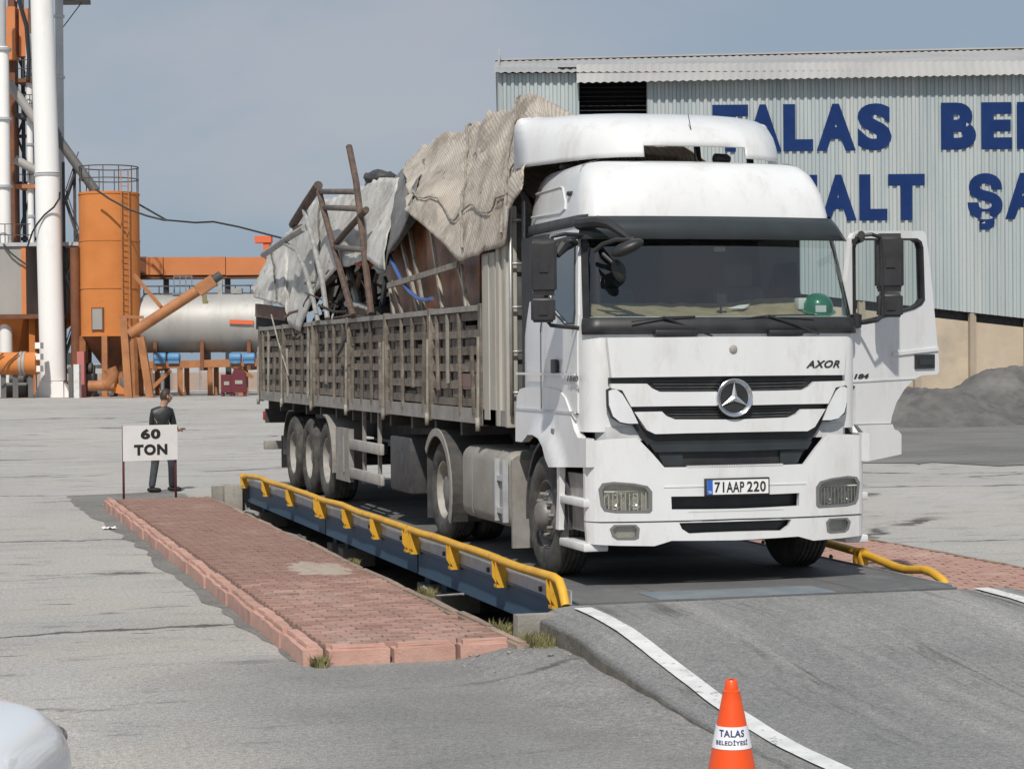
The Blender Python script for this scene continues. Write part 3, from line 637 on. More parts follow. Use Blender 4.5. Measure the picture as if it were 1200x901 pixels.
b = MB(); b.obox(O+RT*lat(720)+FW*1.6+UP*(TOPZ+oz)/2, RT*1.9, FW*.02, UP*1.2); b.build('vent_shade_sheet', 'dark', shed)  # near-black sheet paints in the darkness of the shed interior
# plinth with piers
b = MB(); n = 12
for i in range(n):
    a, c = LEN*i/n, LEN*(i+1)/n; A, Cc = O+RT*a, O+RT*c; b.hexa([A+FW*.14+UP*-.2, Cc+FW*.14+UP*-.2, Cc+FW*.5+UP*-.2, A+FW*.5+UP*-.2, A+FW*.14+UP*(zbot(a)-.32), Cc+FW*.14+UP*(zbot(c)-.32), Cc+FW*.5+UP*(zbot(c)-.32), A+FW*.5+UP*(zbot(a)-.32)])
b.build('plinth', 'plinth', shed)
for u in (1010, 1075, 1140, 1205, 1270, 1340, 1420):
    q = lat(u); b = MB(); b.bar(O+RT*q+FW*.08, O+RT*q+FW*.08+UP*(zbot(q)-.02), .24, .16); b.build('pier', 'plinthpier', shed)
b = MB()
for i in range(n*2):
    a, c = LEN*i/(n*2), LEN*(i+1)/(n*2); b.bar(O+RT*a+FW*.42+UP*(zbot(a)-.14), O+RT*c+FW*.42+UP*(zbot(c)-.14), .06, .5)
b.build('sill_shade_strip', 'black_dusty', shed)  # black strip stands in for the shadow under the cladding's lower edge
# roof sheets: ribs run up the slope
def roofsheet(name, ua, ub, fv, rv, Df, Dr, per=.28, dep=.05, mat='roof'):
    b = MB(); sa, sb = (ua-600)/FOC, (ub-600)/FOC; n = int((ub-ua)/FOC*DB/per*2); vs = []
    for i in range(n+1):
        u = ua+(ub-ua)*i/n; d = dep if i % 2 else 0
        f = PB(u, fv(u), Df); r = PB(600+(u-600)*Df/Dr, rv(u), Dr); vs.append([b.bm.verts.new(f+UP*d), b.bm.verts.new(r+UP*d)])
    for a, c in zip(vs, vs[1:]): b._f([a[0], c[0], c[1], a[1]], False)
    return b.build(name, mat, shed, recalc=True)
E = lambda u: 86-.004*(u-588)
RV = lambda u: 72.5-.0205*(u-588)
roofsheet('roof', 578, 1660, E, RV, DB-.38, DB+9)
roofsheet('canopy_sheet', 676, 1660, lambda u: 98-.0185*(u-677), lambda u: E(u)-9-.004*(u-677), DB-.62, DB-.1)
b = MB(); A = PB(600+(578-600)*(DB-.38)/(DB+9), RV(578), DB+9); B2 = PB(600+(1660-600)*(DB-.38)/(DB+9), RV(1660), DB+9)
b.hexa([A, B2, B2+FW*10.5-UP*2.6, A+FW*10.5-UP*2.6, A+UP*.06, B2+UP*.06, B2+FW*10.5-UP*2.54, A+FW*10.5-UP*2.54]); b.build('roof_back', 'roof', shed)
b = MB(); b.bar(A+UP*.05, B2+UP*.05, .5, .06); b.build('ridge_cap', 'roof', shed)
# lettering, each letter its own part
def wall_letter(ch, u0, u1, vt, vb):
    D2 = DB-.078; a = PB(u0, vb, D2); c = PB(u1, vb, D2); t = PB(u0, vt, D2); letters('letter', ch, a, RT, UP, (c-a).dot(RT), t.z-a.z, 'letter', shed, .004, bold=.055)
for ch, u0, u1 in (('T', 835, 877), ('A', 873, 916), ('L', 918, 953), ('A', 957, 1003), ('S', 1005, 1045), ('B', 1103, 1144), ('E', 1150, 1186), ('L', 1192, 1227), ('E', 1233, 1269), ('D', 1275, 1316), ('İ', 1322, 1332), ('Y', 1336, 1376), ('E', 1380, 1415), ('S', 1420, 1460), ('İ', 1466, 1476)):
    sl = -.0095*(u0-960); wall_letter(ch, u0, u1, (122 if ch != 'İ' else 112)+sl, 177+sl)
for ch, u0, u1 in (('A', 838, 880), ('S', 884, 922), ('F', 927, 958), ('A', 962, 1004), ('L', 1007, 1040), ('T', 1041, 1084), ('Ş', 1134, 1175), ('A', 1178, 1221), ('N', 1226, 1266), ('T', 1270, 1310), ('İ', 1316, 1326), ('Y', 1330, 1370), ('E', 1376, 1411), ('S', 1416, 1456), ('İ', 1462, 1472)):
    sl = -.0095*(u0-960); wall_letter(ch, u0, u1, (205 if ch != 'İ' else 195)+sl, (259 if ch != 'Ş' else 271)+sl)
# ------------------------------------------------------------------ gravel piles and dusty ground in front of the shed
def pile(label, u, D, rx, ry, h, seed):
    p = PB(u, 430, D); b = MB(); z0 = gz(p.x, p.y)
    def f(i, j):
        a = i*2*PI; r = j; q = p+RT*(rx*r*math.cos(a))+FW*(ry*r*math.sin(a)); k = (1-r**1.5)
        nn = noise.fractal(V((q.x*.35+seed, q.y*.35, seed)), 1, 2, 5); return V((q.x, q.y, z0-.12+h*k*(1+.38*nn)+.14*noise.fractal(q*1.7, 1, 2, 4)*(1-r)+.05*noise.noise(q*5.5)*(1-r*.5)))
    b.grid(f, 130, 46); return tag(b.build('gravel_pile', 'gravel', recalc=True), label, 'gravel')
pile('tall grey gravel heap against the shed plinth, with a smooth crest', 1250, 67, 7.0, 4.2, 1.7, 1.2)
pile('low grey gravel heap beyond the open cab door', 1088, 65, 3.6, 3.4, 1.25, 4.4)
pile('long low gravel heap running behind the truck', 960, 68, 7.5, 4.0, 1.7, 7.9)
pile('gravel heap behind the tall one, close to the shed wall', 1390, 69, 5.0, 3.2, 2.2, 9.3)
pp = [PB(u, v, D) for u, v, D in ((800, 500, 40), (1010, 500, 43), (1300, 500, 41), (1600, 500, 44), (1600, 480, 72), (560, 480, 72), (560, 500, 52))]
blob_sheet('gravel_ground', 'gravelyard', [(p.x, p.y) for p in pp], .012, 1.4, 3.3, 12)

# ================================================================== ASPHALT PLANT
DP = 115.0
def Q(u, v, D=DP): return PB(u, v, D)
def px(n, D=DP): return n*D/FOC
def ground_at(u, D): p = PB(u, 450, D); return V((p.x, p.y, gz(p.x, p.y)))
# chimney stack
g0 = ground_at(63, DP); st = thing('chimney_stack', g0, 'tall white cylindrical chimney stack on a flared concrete foot', 'chimney')
def stk(u, v): p = Q(u, v); return p
ax = (Q(49, 0)-Q(62.5, 446)); b = MB()
pr = [(446, 62.5, 15), (330, 59, 14.6), (205.5, 55.5, 14.3)]
b.tube([Q(u, v) for v, u, r in pr], [px(r) for v, u, r in pr], 28).build('shaft', 'stack', st)
b = MB(); pr = [(203, 55.4, 14.2), (100, 52, 13.6), (0, 49, 13), (-140, 45, 12.4)]
b.tube([Q(u, v) for v, u, r in pr], [px(r) for v, u, r in pr], 28).build('upper_shaft', 'stack', st)
b = MB(); a = Q(55.45, 206.5); d = ax.normalized(); b.lathe([(0, px(14)), (0, px(15.4)), (.12, px(15.4)), (.12, px(14))], a, d, 28).build('flange', 'stackgrey', st)
b = MB()
c = Q(63, 447); b.obox(V((c.x, c.y, (g0.z+c.z)/2)), RT*px(14), FW*px(14), UP*((c.z-g0.z)/2+.02))
for s in (-1, 1): b.plate([(s*px(14), 0), (s*px(21), 0), (s*px(19), px(7)), (s*px(14), px(17))], lambda p, t, c=c: V((c.x, c.y, g0.z))+RT*p[0]+UP*p[1]+FW*(t-px(10)), px(16))
b.build('foot', 'stack', st)
b = MB(); b.tube([Q(70, 225, DP-.8), Q(69.5, 233, DP-.8), Q(63, 243, DP-.8), Q(52, 252, DP-.8), Q(44, 262, DP-.8), Q(38, 272, DP-.8), Q(32, 290, DP-.8)], .05, 6); b.build('cable', 'cable', st)
# second white pipe behind it
def pipe(name, label, cat, u0, v0, u1, v1, r, mat, D, rings=(), cap=True):
    gnd = ground_at(u0, D) if v0 > 440 else Q(u0, v0, D); o = thing(name, gnd, label, cat); a = V((Q(u0, v0, D).x, Q(u0, v0, D).y, gnd.z)) if v0 > 440 else Q(u0, v0, D); e = Q(u1, v1, D)
    MB().tube([a, e], px(r, D), 18).build('shaft', mat, o)
    for k in rings:
        t = (v0-k)/(v0-v1); c = a.lerp(e, t); MB().lathe([(0, px(r*.9, D)), (0, px(r*1.35, D)), (.14, px(r*1.35, D)), (.14, px(r*.9, D))], c, e-a, 18).build('flange', 'stackgrey', o)
    return o
pipe('exhaust_pipe', 'slim grey exhaust pipe standing close behind the white chimney', 'pipe', 73, 455, 69, -30, 4.6, 'stackgrey', DP+3.5, (170, 90, 20))
pipe('exhaust_pipe', 'thin white pipe between the elevator tower and the chimney', 'pipe', 39, 455, 33.5, 40, 3.6, 'stack', DP+4.5, (168, 88, 250))
pipe('dust_pipe', 'wide white pipe with collars left of the brown elevator', 'pipe', 8, 470, 2.5, 55, 7.6, 'stack', DP+2.2, (222, 142, 60))
pipe('dust_pipe', 'narrow grey top section above the white collared pipe', 'pipe', 2.5, 54, 2, -20, 4.5, 'stackgrey', DP+2.2, ())
# bucket elevator tower
g1 = ground_at(20, DP+5); el_ = thing('elevator_tower', g1, 'brown and orange bucket elevator with dark lattice frame and platforms', 'tower')
D1 = DP+5
def vbox(u0, u1, v0, v1, D, dd, base=None):
    b = MB(); a, c = Q(u0, v0, D), Q(u1, v1, D); lo, hi = min(a.z, c.z), max(a.z, c.z)
    if base is not None: lo = base
    w = (c-a).dot(RT); m = V(((a.x+c.x)/2, (a.y+c.y)/2, (lo+hi)/2)); b.obox(m+FW*dd/2, RT*abs(w)/2, FW*dd/2, UP*(hi-lo)/2); return b
vbox(9, 20, 0, 300, D1, .8, g1.z).build('elevator_leg', 'rustbrown', el_)
vbox(6, 18, 8, 70, D1-.6, 1).build('elevator_head', 'orangebox', el_)
vbox(22, 33, 10, 66, D1-.3, .8).build('chute', 'orangebox', el_)
b = MB()
for u in (21, 31, 41): a = ground_at(u, D1+1); e = Q(u-3, -20, D1+1); b.bar(V((a.x, a.y, g1.z)), V((a.x, a.y, e.z)), .22, .22)
b.build('column', 'darksteel', el_)
b = MB(); vs = [20, 66, 110, 160, 215, 280]
for i, v in enumerate(vs):
    b.bar(Q(15, v, D1+.8), Q(43, v, D1+.8), .16, .2)
    if i+1 < len(vs): b.bar(Q(20 if i % 2 else 40, v, D1+.9), Q(40 if i % 2 else 20, vs[i+1], D1+.9), .12, .12)
b.build('lattice', 'darksteel', el_)
for v, mt in ((133, 'darksteel'), (216, 'orangedull'), (92, 'rustbrown')):
    vbox(18, 44, v, v+4.5, D1-.9, 2).build('platform', mt, el_)
    b = MB()
    for k in range(4): p = Q(19+8*k, v, D1-.9); b.bar(p, p+UP*1.05, .05, .05)
    for h in (.55, 1.05): b.bar(Q(19, v, D1-.9)+UP*h, Q(43, v, D1-.9)+UP*h, .045, .045)
    b.build('handrail', 'darksteel', el_)
for a, c in (((10, 97), (42, 142)), ((18, 187), (44, 201))):
    MB().tube([Q(*a, D1-1.2), Q(*c, D1-1.2)], .26, 10).build('chute_pipe', 'hopper', el_)
b = MB(); b.tube([Q(22, 0, D1-.9), Q(31, 30, D1-.9), Q(34, 70, D1-.9), Q(33, 95, D1-.9)], .12, 8); b.build('hose', 'cable', el_)
b = MB(); b.obox(Q(86, 1, D1), RT*px(17, D1), FW*.8, UP*.12); b.bar(Q(96, 3, D1), Q(71, 36, D1), .05, .05); b.build('top_walkway', 'darksteel', el_)
# long inclined pipe to the silo top
b = MB(); b.tube([Q(66, 160, DP+1.2), Q(112, 224, DP+1.2)], .27, 10); b.tube([Q(62, 152, DP+1.2), Q(66, 160, DP+1.2)], .34, 10); tag(b.build('inclined_pipe', 'hopperdark'), 'dark inclined feed pipe running down to the top of the orange silo', 'pipe')
# stair / ladder frame beside silo
g2 = ground_at(85, DP+2); sf = thing('stair_tower', g2, 'dark zigzag stair frame between the chimney and the orange silo', 'stairs')
b = MB()
for u in (77, 90): a = ground_at(u, DP+2); e = Q(u, 190, DP+2); b.bar(V((a.x, a.y, g2.z)), V((a.x, a.y, e.z)), .16, .16)
b.build('column', 'darksteel', sf); b = MB()
for i in range(5):
    v = 190+45*i; a, c = (77, 92) if i % 2 else (92, 77); b.bar(Q(a, v, DP+1.8), Q(c, v+45, DP+1.8), .5, .1); b.bar(Q(a, v-12, DP+1.5), Q(c, v+33, DP+1.5), .05, .05)
b.build('flight', 'darksteel', sf)
# grey weighing hopper with orange cone
g3 = ground_at(30, DP+3); hp = thing('aggregate_hopper', g3, 'large grey panelled hopper with orange corner strip and orange funnel below', 'hopper')
D3 = DP+1.5
def prism_rl(pts_bot, pts_top): b = MB(); b.rings([pts_bot, pts_top], smooth=False); return b
def oct_at(us, v, D0): return [Q(u, v, D0+dd) for u, dd in us]
us = [(-60, 0), (27, 0), (46, 2.4), (92, 2.8), (92, 6), (-60, 6)]
za, zc = Q(30, 288, D3).z, Q(30, 369, D3).z
def rg(us, z, k=1.0, cu=16): return [V((p.x, p.y, z)) for p in [Q(cu+(u-cu)*k, 330, D3+dd if k == 1 else D3+3+(dd-3)*k) for u, dd in us]]
prism_rl(rg(us, zc), rg(us, za)).build('bin', 'hopper', hp)
vbox(24.5, 31, 286, 369, D3-.05, .12).build('corner_strip', 'orangebox', hp)
vbox(-62, 92, 285, 288, D3-.15, 6).build('rim', 'stackgrey', hp)
vbox(-62, 94, 369, 373, D3-.15, 6.2).build('base_ring', 'rustbrown', hp)
prism_rl(rg(us, Q(30, 416, D3).z, .35), rg(us, Q(30, 373, D3).z, .98)).build('funnel', 'orange', hp)
for u, dd in ((-50, 0), (38, .8), (90, 2.6), (72, 5)):
    a = ground_at(u, D3+dd); b = MB(); b.bar(V((a.x, a.y, gz(a.x, a.y))), V((a.x, a.y, zc)), .32, .32); b.build('leg', 'orange', hp)
b = MB()
for k in range(8): p = Q(-30+9*k, 286, D3-.1); b.bar(p, p+UP*1.1, .05, .05)
for h in (.5, 1.1): b.bar(Q(-30, 286, D3-.1)+UP*h, Q(36, 286, D3-.1)+UP*h, .045, .045)
b.build('handrail', 'darksteel', hp)
MB().tube([Q(4, 286, D3-.25), Q(12, 296, D3-.3), Q(22, 304, D3-.3), Q(32, 311, D3-.3)], .05, 6).build('cable', 'cable', hp)
# horizontal burner drum
g4 = ground_at(10, DP-2); dr = thing('dryer_drum', g4, 'horizontal orange dryer drum with grey bands on a low steel frame', 'drum')
zc2 = Q(20, 426, DP-2).z; a = Q(-60, 426, DP-2); c = Q(44, 426, DP-2); a.z = c.z = zc2
MB().lathe([(0, 0), (0, px(13)), ((c-a).length, px(13)), ((c-a).length, 0)], a, c-a, 28).build('shell', 'orange', dr)
for u in (28, 24): p = Q(u, 426, DP-2); p.z = zc2; MB().lathe([(0, px(13.05)), (0, px(13.9)), (.14, px(13.9)), (.14, px(13.05))], p, RT, 28).build('band', 'hopper', dr)
for u0, u1 in ((-20, 4), (-2, 22), (-40, -14)): MB().tube([Q(u0, 440, DP-2.75), Q((u0+u1)/2, 424, DP-2.75), Q(u1, 414, DP-2.6)], .05, 6).build('strap', 'rustbrown', dr)
for u in (-40, -10, 4, 18, 36): a = ground_at(u, DP-2); b = MB(); b.bar(V((a.x, a.y, gz(a.x, a.y))), V((a.x, a.y, zc2-px(11))), .28, .28); b.build('leg', 'hopperdark', dr)
b = MB()
for v in (405, 418, 432): b.obox(Q(46, v, DP-2), RT*px(3), FW*.4, UP*px(3.5)); 
b.build('burner_box', 'stack', dr)
# orange silo
D5 = DP-1; g5 = ground_at(129, D5+1.6); si = thing('silo', g5, 'tall orange cylindrical silo with railing on top, hatch and splayed legs', 'silo')
c0 = Q(129.5, 395, D5+1.6); rS = px(35.5, D5); zt, zb_ = Q(129, 224, D5).z, Q(129, 394, D5).z; cc = V((c0.x, c0.y, 0))
MB().lathe([(zb_, rS), (zb_+(zt-zb_)*.33, rS), (zb_+(zt-zb_)*.331, rS*1.006), (zb_+(zt-zb_)*.66, rS*1.006), (zb_+(zt-zb_)*.661, rS), (zt, rS), (zt+.02, rS*.97), (zt+.12, 0)], cc, UP, 40).build('shell', 'orange', si)
for q in (.0, .33, .66, .985): MB().lathe([(0, rS), (0, rS+.035), (.07, rS+.035), (.07, rS)], cc+UP*(zb_+(zt-zb_)*q), UP, 40).build('seam_ring', 'orange', si)
lad = (RT*.62-FW*.78).normalized(); lt = lad.cross(UP)
for s_ in (-1, 1): MB().bar(cc+lad*(rS+.18)+lt*.22*s_+UP*(zb_+.4), cc+lad*(rS+.18)+lt*.22*s_+UP*(zt+1.2), .05, .05).build('ladder_rail', 'orangedull', si)
for k in range(24): p = cc+lad*(rS+.18)+UP*(zb_+.6+(zt-zb_)*k/24); MB().bar(p-lt*.22, p+lt*.22, .035, .035).build('ladder_rung', 'orangedull', si)
MB().lathe([(zb_-1.7, .4), (zb_-.05, rS*.96), (zb_-.02, rS)], cc, UP, 32).build('cone', 'rustbrown', si)
MB().lathe([(zb_-2.4, .4), (zb_-1.7, .4)], cc, UP, 14).build('outlet', 'darksteel', si)
for a in (-120, -60, 0, 60, 120, 180):
    d = RT*math.sin(R(a))-FW*math.cos(R(a)); t = cc+d*rS*.98+UP*(zb_+.02); f = cc+d*(rS*1.03); f = V((f.x, f.y, g5.z-.03)); b = MB(); b.bar(f, t, .30, .30); b.obox(f+UP*.04, RT*.3, FW*.3, UP*.04); b.build('leg', 'orangedull', si)
b = MB()
for a in range(0, 360, 30): p = cc+RT*rS*.98*math.sin(R(a))+FW*rS*.98*math.cos(R(a))+UP*zt; b.bar(p, p+UP*1.45, .05, .05)
for h in (.75, 1.42): b.tube([cc+RT*rS*.98*math.sin(R(a))+FW*rS*.98*math.cos(R(a))+UP*(zt+h) for a in range(0, 361, 15)], .035, 6)
b.build('railing', 'darksteel', si)
hd = (RT*-.22-FW*.97).normalized(); hx = hd.cross(UP)*-1; b = MB(); hc = cc+hd*(rS+.0)+UP*Q(124, 374, D5).z; b.obox(hc, hx*px(7.5), hd*.06, UP*px(13.5)); b.build('hatch_frame', 'rustbrown', si)
b = MB(); b.obox(hc+hd*.07, hx*px(6), hd*.03, UP*px(12)); b.build('hatch', 'hopper', si)
pd = (RT*-.93-FW*.37).normalized(); b = MB(); p = cc+pd*(rS+.25); b.tube([V((p.x, p.y, g5.z+.3)), V((p.x, p.y, zb_+(zt-zb_)*.62))], .27, 10); b.build('downpipe', 'rustbrown', si)
MB().tube([Q(112, 222, D5-1), Q(128, 233, D5-1), Q(150, 245, D5-1), Q(172, 253, D5-1), Q(194, 258.5, D5-1)], .06, 6).build('hanging_cable', 'cable', si)
# overhead cable
b = MB(); b.tube([Q(160, 238, 118)+UP*0, Q(195, 258, 117), Q(229, 261, 116), Q(250, 260, 115), Q(280, 266, 114), Q(318, 276, 113), Q(380, 292, 111)], .055, 6); tag(b.build('overhead_cable', 'cable'), 'sagging black overhead cable behind the loaded trailer', 'cable')
# orange box conveyor
D6 = DP+6; cv = thing('box_conveyor', ground_at(240, D6), 'horizontal orange enclosed box conveyor behind the silo', 'conveyor')
for k, (u0, u1) in enumerate(((164, 191), (191.6, 264), (264.6, 330), (330.6, 400))): vbox(u0, u1, 301.5, 322, D6, 1.6).build('casing', 'orangebox', cv)
vbox(160, 171, 301, 323, D6-.08, 1.8).build('end_casing', 'rustbrown', cv)
vbox(160, 400, 322, 325, D6+.1, 1.4).build('bottom_flange', 'rustbrown', cv)
for u in (196, 268, 396): a = ground_at(u, D6+.8); b = MB(); b.bar(V((a.x, a.y, gz(a.x, a.y))), V((a.x, a.y, Q(u, 323, D6).z)), .3, .3); b.build('leg', 'darksteel', cv)
b = MB(); b.obox(Q(309, 281, D6), RT*px(10), FW*.5, UP*px(4)); b.obox(Q(314, 289, D6), RT*px(5), FW*.4, UP*px(6)); b.build('drive_motor', 'coneish', cv)
b = MB(); b.bar(Q(312, 290, D6), Q(316, 302, D6), .35, .35); b.build('motor_stand', 'orangebox', cv)
# inclined screw auger
D7 = DP-4; ag = thing('screw_auger', ground_at(160, D7), 'faded orange screw auger slanting up from the silo with motor at its top', 'auger')
MB().tube([Q(152, 392, D7), Q(240, 335, D7)], px(6.2), 14).build('tube', 'orangedull', ag)
b = MB(); a, c = Q(232, 341, D7), Q(251, 328, D7); b.bar(a, c, px(13), px(13)); b.build('gearbox', 'orangedull', ag)
b = MB(); a, c = Q(249, 329, D7), Q(259, 322, D7); b.tube([a, c], px(5), 10); b.build('motor', 'darksteel', ag)
b = MB(); b.bar(Q(157, 322, D7+1), Q(189, 360, D7), .16, .16); b.build('stay', 'orangedull', ag)
for u0, u1 in ((145, 151), (165, 176)):
    a = ground_at(u1, D7); b = MB(); b.bar(V((a.x, a.y, gz(a.x, a.y))), Q(u0, 372 if u0 < 150 else 395, D7), .38, .38); b.build('leg', 'orangedull', ag)
b = MB(); b.bar(Q(139, 371, D7), Q(168, 372, D7), .16, .16); b.bar(Q(146, 374, D7), Q(158, 390, D7), .12, .12); b.build('cross_tie', 'orangedull', ag)
b = MB(); b.lathe([(0, .0), (0, .28), (1.4, .28), (1.4, 0)], Q(104, 452, D7), RT, 14); b.build('lower_screw', 'orangedull', ag)
b = MB(); b.tube([Q(124, 452, D7), Q(130, 447, D7), Q(132, 438, D7), Q(129, 432, D7)], .35, 10); b.build('elbow', 'orangedull', ag)
b = MB(); b.plate([(130, 460), (146, 462), (146, 456), (133, 446)], lambda p, t: Q(p[0], p[1], D7+t), .6); b.build('chute', 'orange', ag)
# stainless bitumen tank on frame
D8 = DP+2; tk = thing('bitumen_tank', ground_at(235, D8), 'horizontal stainless steel tank with walkway rails on an orange frame', 'tank')
a, c = Q(169, 379, D8), Q(312, 379, D8); zc3 = (Q(235, 345, D8).z+Q(235, 413, D8).z)/2; a.z = c.z = zc3; rT = px(34, D8); Lt = (c-a).length
MB().lathe([(-.55, 0), (-.45, rT*.5), (-.2, rT*.85), (0, rT)]+[(Lt*k/4, rT) for k in range(1, 4)]+[(Lt, rT), (Lt+.2, rT*.85), (Lt+.45, rT*.5), (Lt+.5, 0)], a, c-a, 48).build('shell', 'stainless', tk)
for k in range(4): MB().lathe([(0, rT), (.0, rT+.02), (.1, rT+.02), (.1, rT)], a.lerp(c, .12+.26*k), c-a, 48).build('seam_band', 'stainless', tk)
b = MB(); zt2 = zc3+rT
for h in (0, .42): b.bar(V((a.x, a.y, zt2+.05+h)), V((c.x, c.y, zt2+.05+h)), .07, .07)
for k in range(9): p = a.lerp(c, k/8); b.bar(V((p.x, p.y, zt2-.05)), V((p.x, p.y, zt2+.47)), .06, .06)
b.build('walkway_rail', 'darksteel', tk)
b = MB(); b.obox(Q(214, 345, D8), RT*px(10), FW*.6, UP*.05); 
for k in range(4): p = Q(204+7*k, 345, D8-.5); b.bar(p, p+UP*1.05, .05, .05)
for h in (.5, 1.0): b.bar(Q(204, 345, D8-.5)+UP*h, Q(225, 345, D8-.5)+UP*h, .05, .05)
b.build('access_cage', 'cagegrey', tk)
b = MB(); b.obox(Q(258, 338, D8), RT*.12, FW*.12, UP*.5); b.obox(Q(278, 341, D8), RT*px(6), FW*.3, UP*px(3)); b.build('valve', 'greypipe', tk)
b = MB(); b.obox(Q(240.5, 357, D8-1.15), RT*px(2.8), FW*.05, UP*px(13)-FW*.35); b.build('sight_gauge', 'gauge', tk)
b = MB(); b.bar(Q(269, 377, D8-rT-.08), Q(297, 378, D8-rT-.08), .1, .22); b.build('red_marking', 'coneish', tk)
b = MB(); a2, c2 = Q(135, 429, D8-1.2), Q(322, 424, D8-1.2); b.bar(a2, c2, .3, .42); b.bar(a2+FW*2.4, c2+FW*2.4, .3, .42)
for k in range(6): p = a2.lerp(c2, k/5); b.bar(p, p+FW*2.4, .25, .25)
b.build('frame', 'orangedull', tk)
for k in range(6): p = a2.lerp(c2, .03+.188*k); g = gz(p.x, p.y); b = MB(); b.bar(V((p.x, p.y, g)), p-UP*.2, .26, .26); b.build('leg', 'orangedull', tk); b = MB(); b.bar(V((p.x+FW.x*2.4, p.y+FW.y*2.4, g)), p+FW*2.4-UP*.2, .26, .26); b.build('leg', 'orangedull', tk)
for k in range(3): p = a.lerp(c, .12+.38*k); b = MB(); b.plate([(-1.3, -rT*.35), (1.3, -rT*.35), (1.45, -rT-1.0), (-1.45, -rT-1.0)], lambda q, t, p=p: p+FW*q[0]+UP*q[1]+RT*(t-.1), .2); b.build('saddle', 'rustbrown', tk)
for a_, c_ in (((178, 455), (200, 434)), ((272, 429), (296, 442))): b = MB(); b.bar(Q(*a_, D8-1.25), Q(*c_, D8-1.25), .2, .2); b.build('brace', 'orangedull', tk)
for u in (188, 204, 276, 292):
    p = Q(u, 419, D8-1.3); b = MB(); b.lathe([(0, 0), (0, .24), (.08, .27), (.6, .27), (.66, .2), (.66, 0)], p-RT*.33, RT, 12); b.obox(p-UP*.25, RT*.3, FW*.2, UP*.08); b.build('pump', 'pumpblue', tk)
# odd bits near the silo foot
for k, (u, lab) in enumerate(((265, 'narrow wine red cabinet under the tank frame, beside the pipe rack'), (279, 'wider wine red cabinet with angled top under the tank frame'))):
    g = ground_at(u, DP-2); h = px(25 if k == 0 else 27); hw = px(6 if k == 0 else 8.5); o = thing('control_cabinet', g, lab, 'cabinet'); b = MB()
    b.plate([(-hw, .2), (hw, .2), (hw*(.9 if k else 1), h), (-hw*(.5 if k else 1), h+ (.25 if k else 0)), (-hw, h*.8)], lambda p, t, g=g: g+RT*p[0]+UP*p[1]+FW*t, .7); b.build('body', 'wine', o)
    for s in (-1, 1): b = MB(); b.obox(g+RT*s*hw*.8+UP*.1+FW*.35, RT*.06, FW*.3, UP*.1); b.build('foot', 'wine', o)
    b = MB(); b.obox(g+RT*hw*.1+UP*h*.6-FW*.02, RT*hw*.5, FW*.015, UP*.1); b.build('plate', 'hopper', o)
vboxes = [('meter_box', 'tall white meter box standing right of the chimney foot', 86, 93, 427, DP-3, 'white_dull', 'box'), ('junction_box', 'grey narrow junction box tucked beside the chimney foot', 80, 85.5, 430, DP-2.4, 'hopperdark', 'box'), ('control_box', 'small red control box above the white meter box', 90, 99, 412, DP-1.5, 'pinkred', 'box')]
for nme, lab, u0, u1, vt, D, mt, cat in vboxes:
    g = ground_at((u0+u1)/2, D); b = vbox(u0, u1, vt, 465, D, .5, g.z); tag(b.build(nme, mt), lab, cat)
# low wall and pale sheds far behind
g = ground_at(220, 138); fw_ = MB(); A, B2 = ground_at(-180, 138), ground_at(420, 138)
tag(MB().hexa([A, B2, B2+FW*.4, A+FW*.4, A+UP*1.15, B2+UP*1.15, B2+FW*.4+UP*1.15, A+FW*.4+UP*1.15]).build('low_wall', 'pinkwall'), 'low pinkish concrete wall behind the tank frame', 'wall')
b = MB(); b.bar(ground_at(-180, 136)+UP*1.6, ground_at(420, 136)+UP*1.6, .25, .25)
for u in range(-170, 420, 45): p = ground_at(u, 136); b.bar(p, p+UP*1.6, .15, .15)
tag(b.build('pipe_rack', 'greypipe'), 'pale horizontal pipeline on posts behind the tank', 'pipe')
b = vbox(150, 330, 428, 460, 150, 8, .2); tag(b.build('site_office', 'stackgrey'), 'low pale site hut seen under the tank frame', 'hut')
b = vbox(-150, 60, 415, 460, 146, 8, .2); tag(b.build('store_shed', 'hopperdark'), 'low dark store shed behind the dryer drum', 'shed')

# machinery clutter under the silo and drum
for k, (u, vt, w_, D, lab) in enumerate(((104, 425, 9, DP+.5, 'dark gearbox skid under the orange silo cone'), (152, 432, 10, DP+1.0, 'dark pump skid between the auger legs and the tank'), (22, 442, 14, DP+.5, 'dark motor skid under the dryer drum'))):
    g = ground_at(u, D); h = Q(u, vt, D).z-g.z; o = thing('machine_skid', g, lab, 'machine'); hw_ = px(w_)
    b = MB(); b.bbox(-.5, .5, -.5, .5, 0, 1, .06); 
    for v in b.bm.verts: v.co = g+RT*v.co.x*2*hw_*.9+FW*v.co.y*1.2+UP*(.15+v.co.z*h*.6)
    b.build('casing', 'hopperdark', o)
    b = MB(); b.obox(g+UP*.08, RT*hw_*1.05, FW*.7, UP*.08); b.build('base_frame', 'rustbrown', o)
    b = MB(); b.lathe([(-hw_*.7, 0), (-hw_*.7, .32), (hw_*.5, .32), (hw_*.6, .2), (hw_*.6, 0)], g+UP*(.15+h*.75), RT, 16); b.build('motor', 'darksteel', o)
    b = MB(); b.tube([g+RT*hw_*.6+UP*(h*.8), g+RT*hw_*.9+UP*(h*.9)-FW*.4, g+RT*hw_*1.0+UP*(h*.4)-FW*.7, g+RT*hw_*1.0-FW*.7+UP*.05], .08, 8); b.build('hose', 'cable', o)

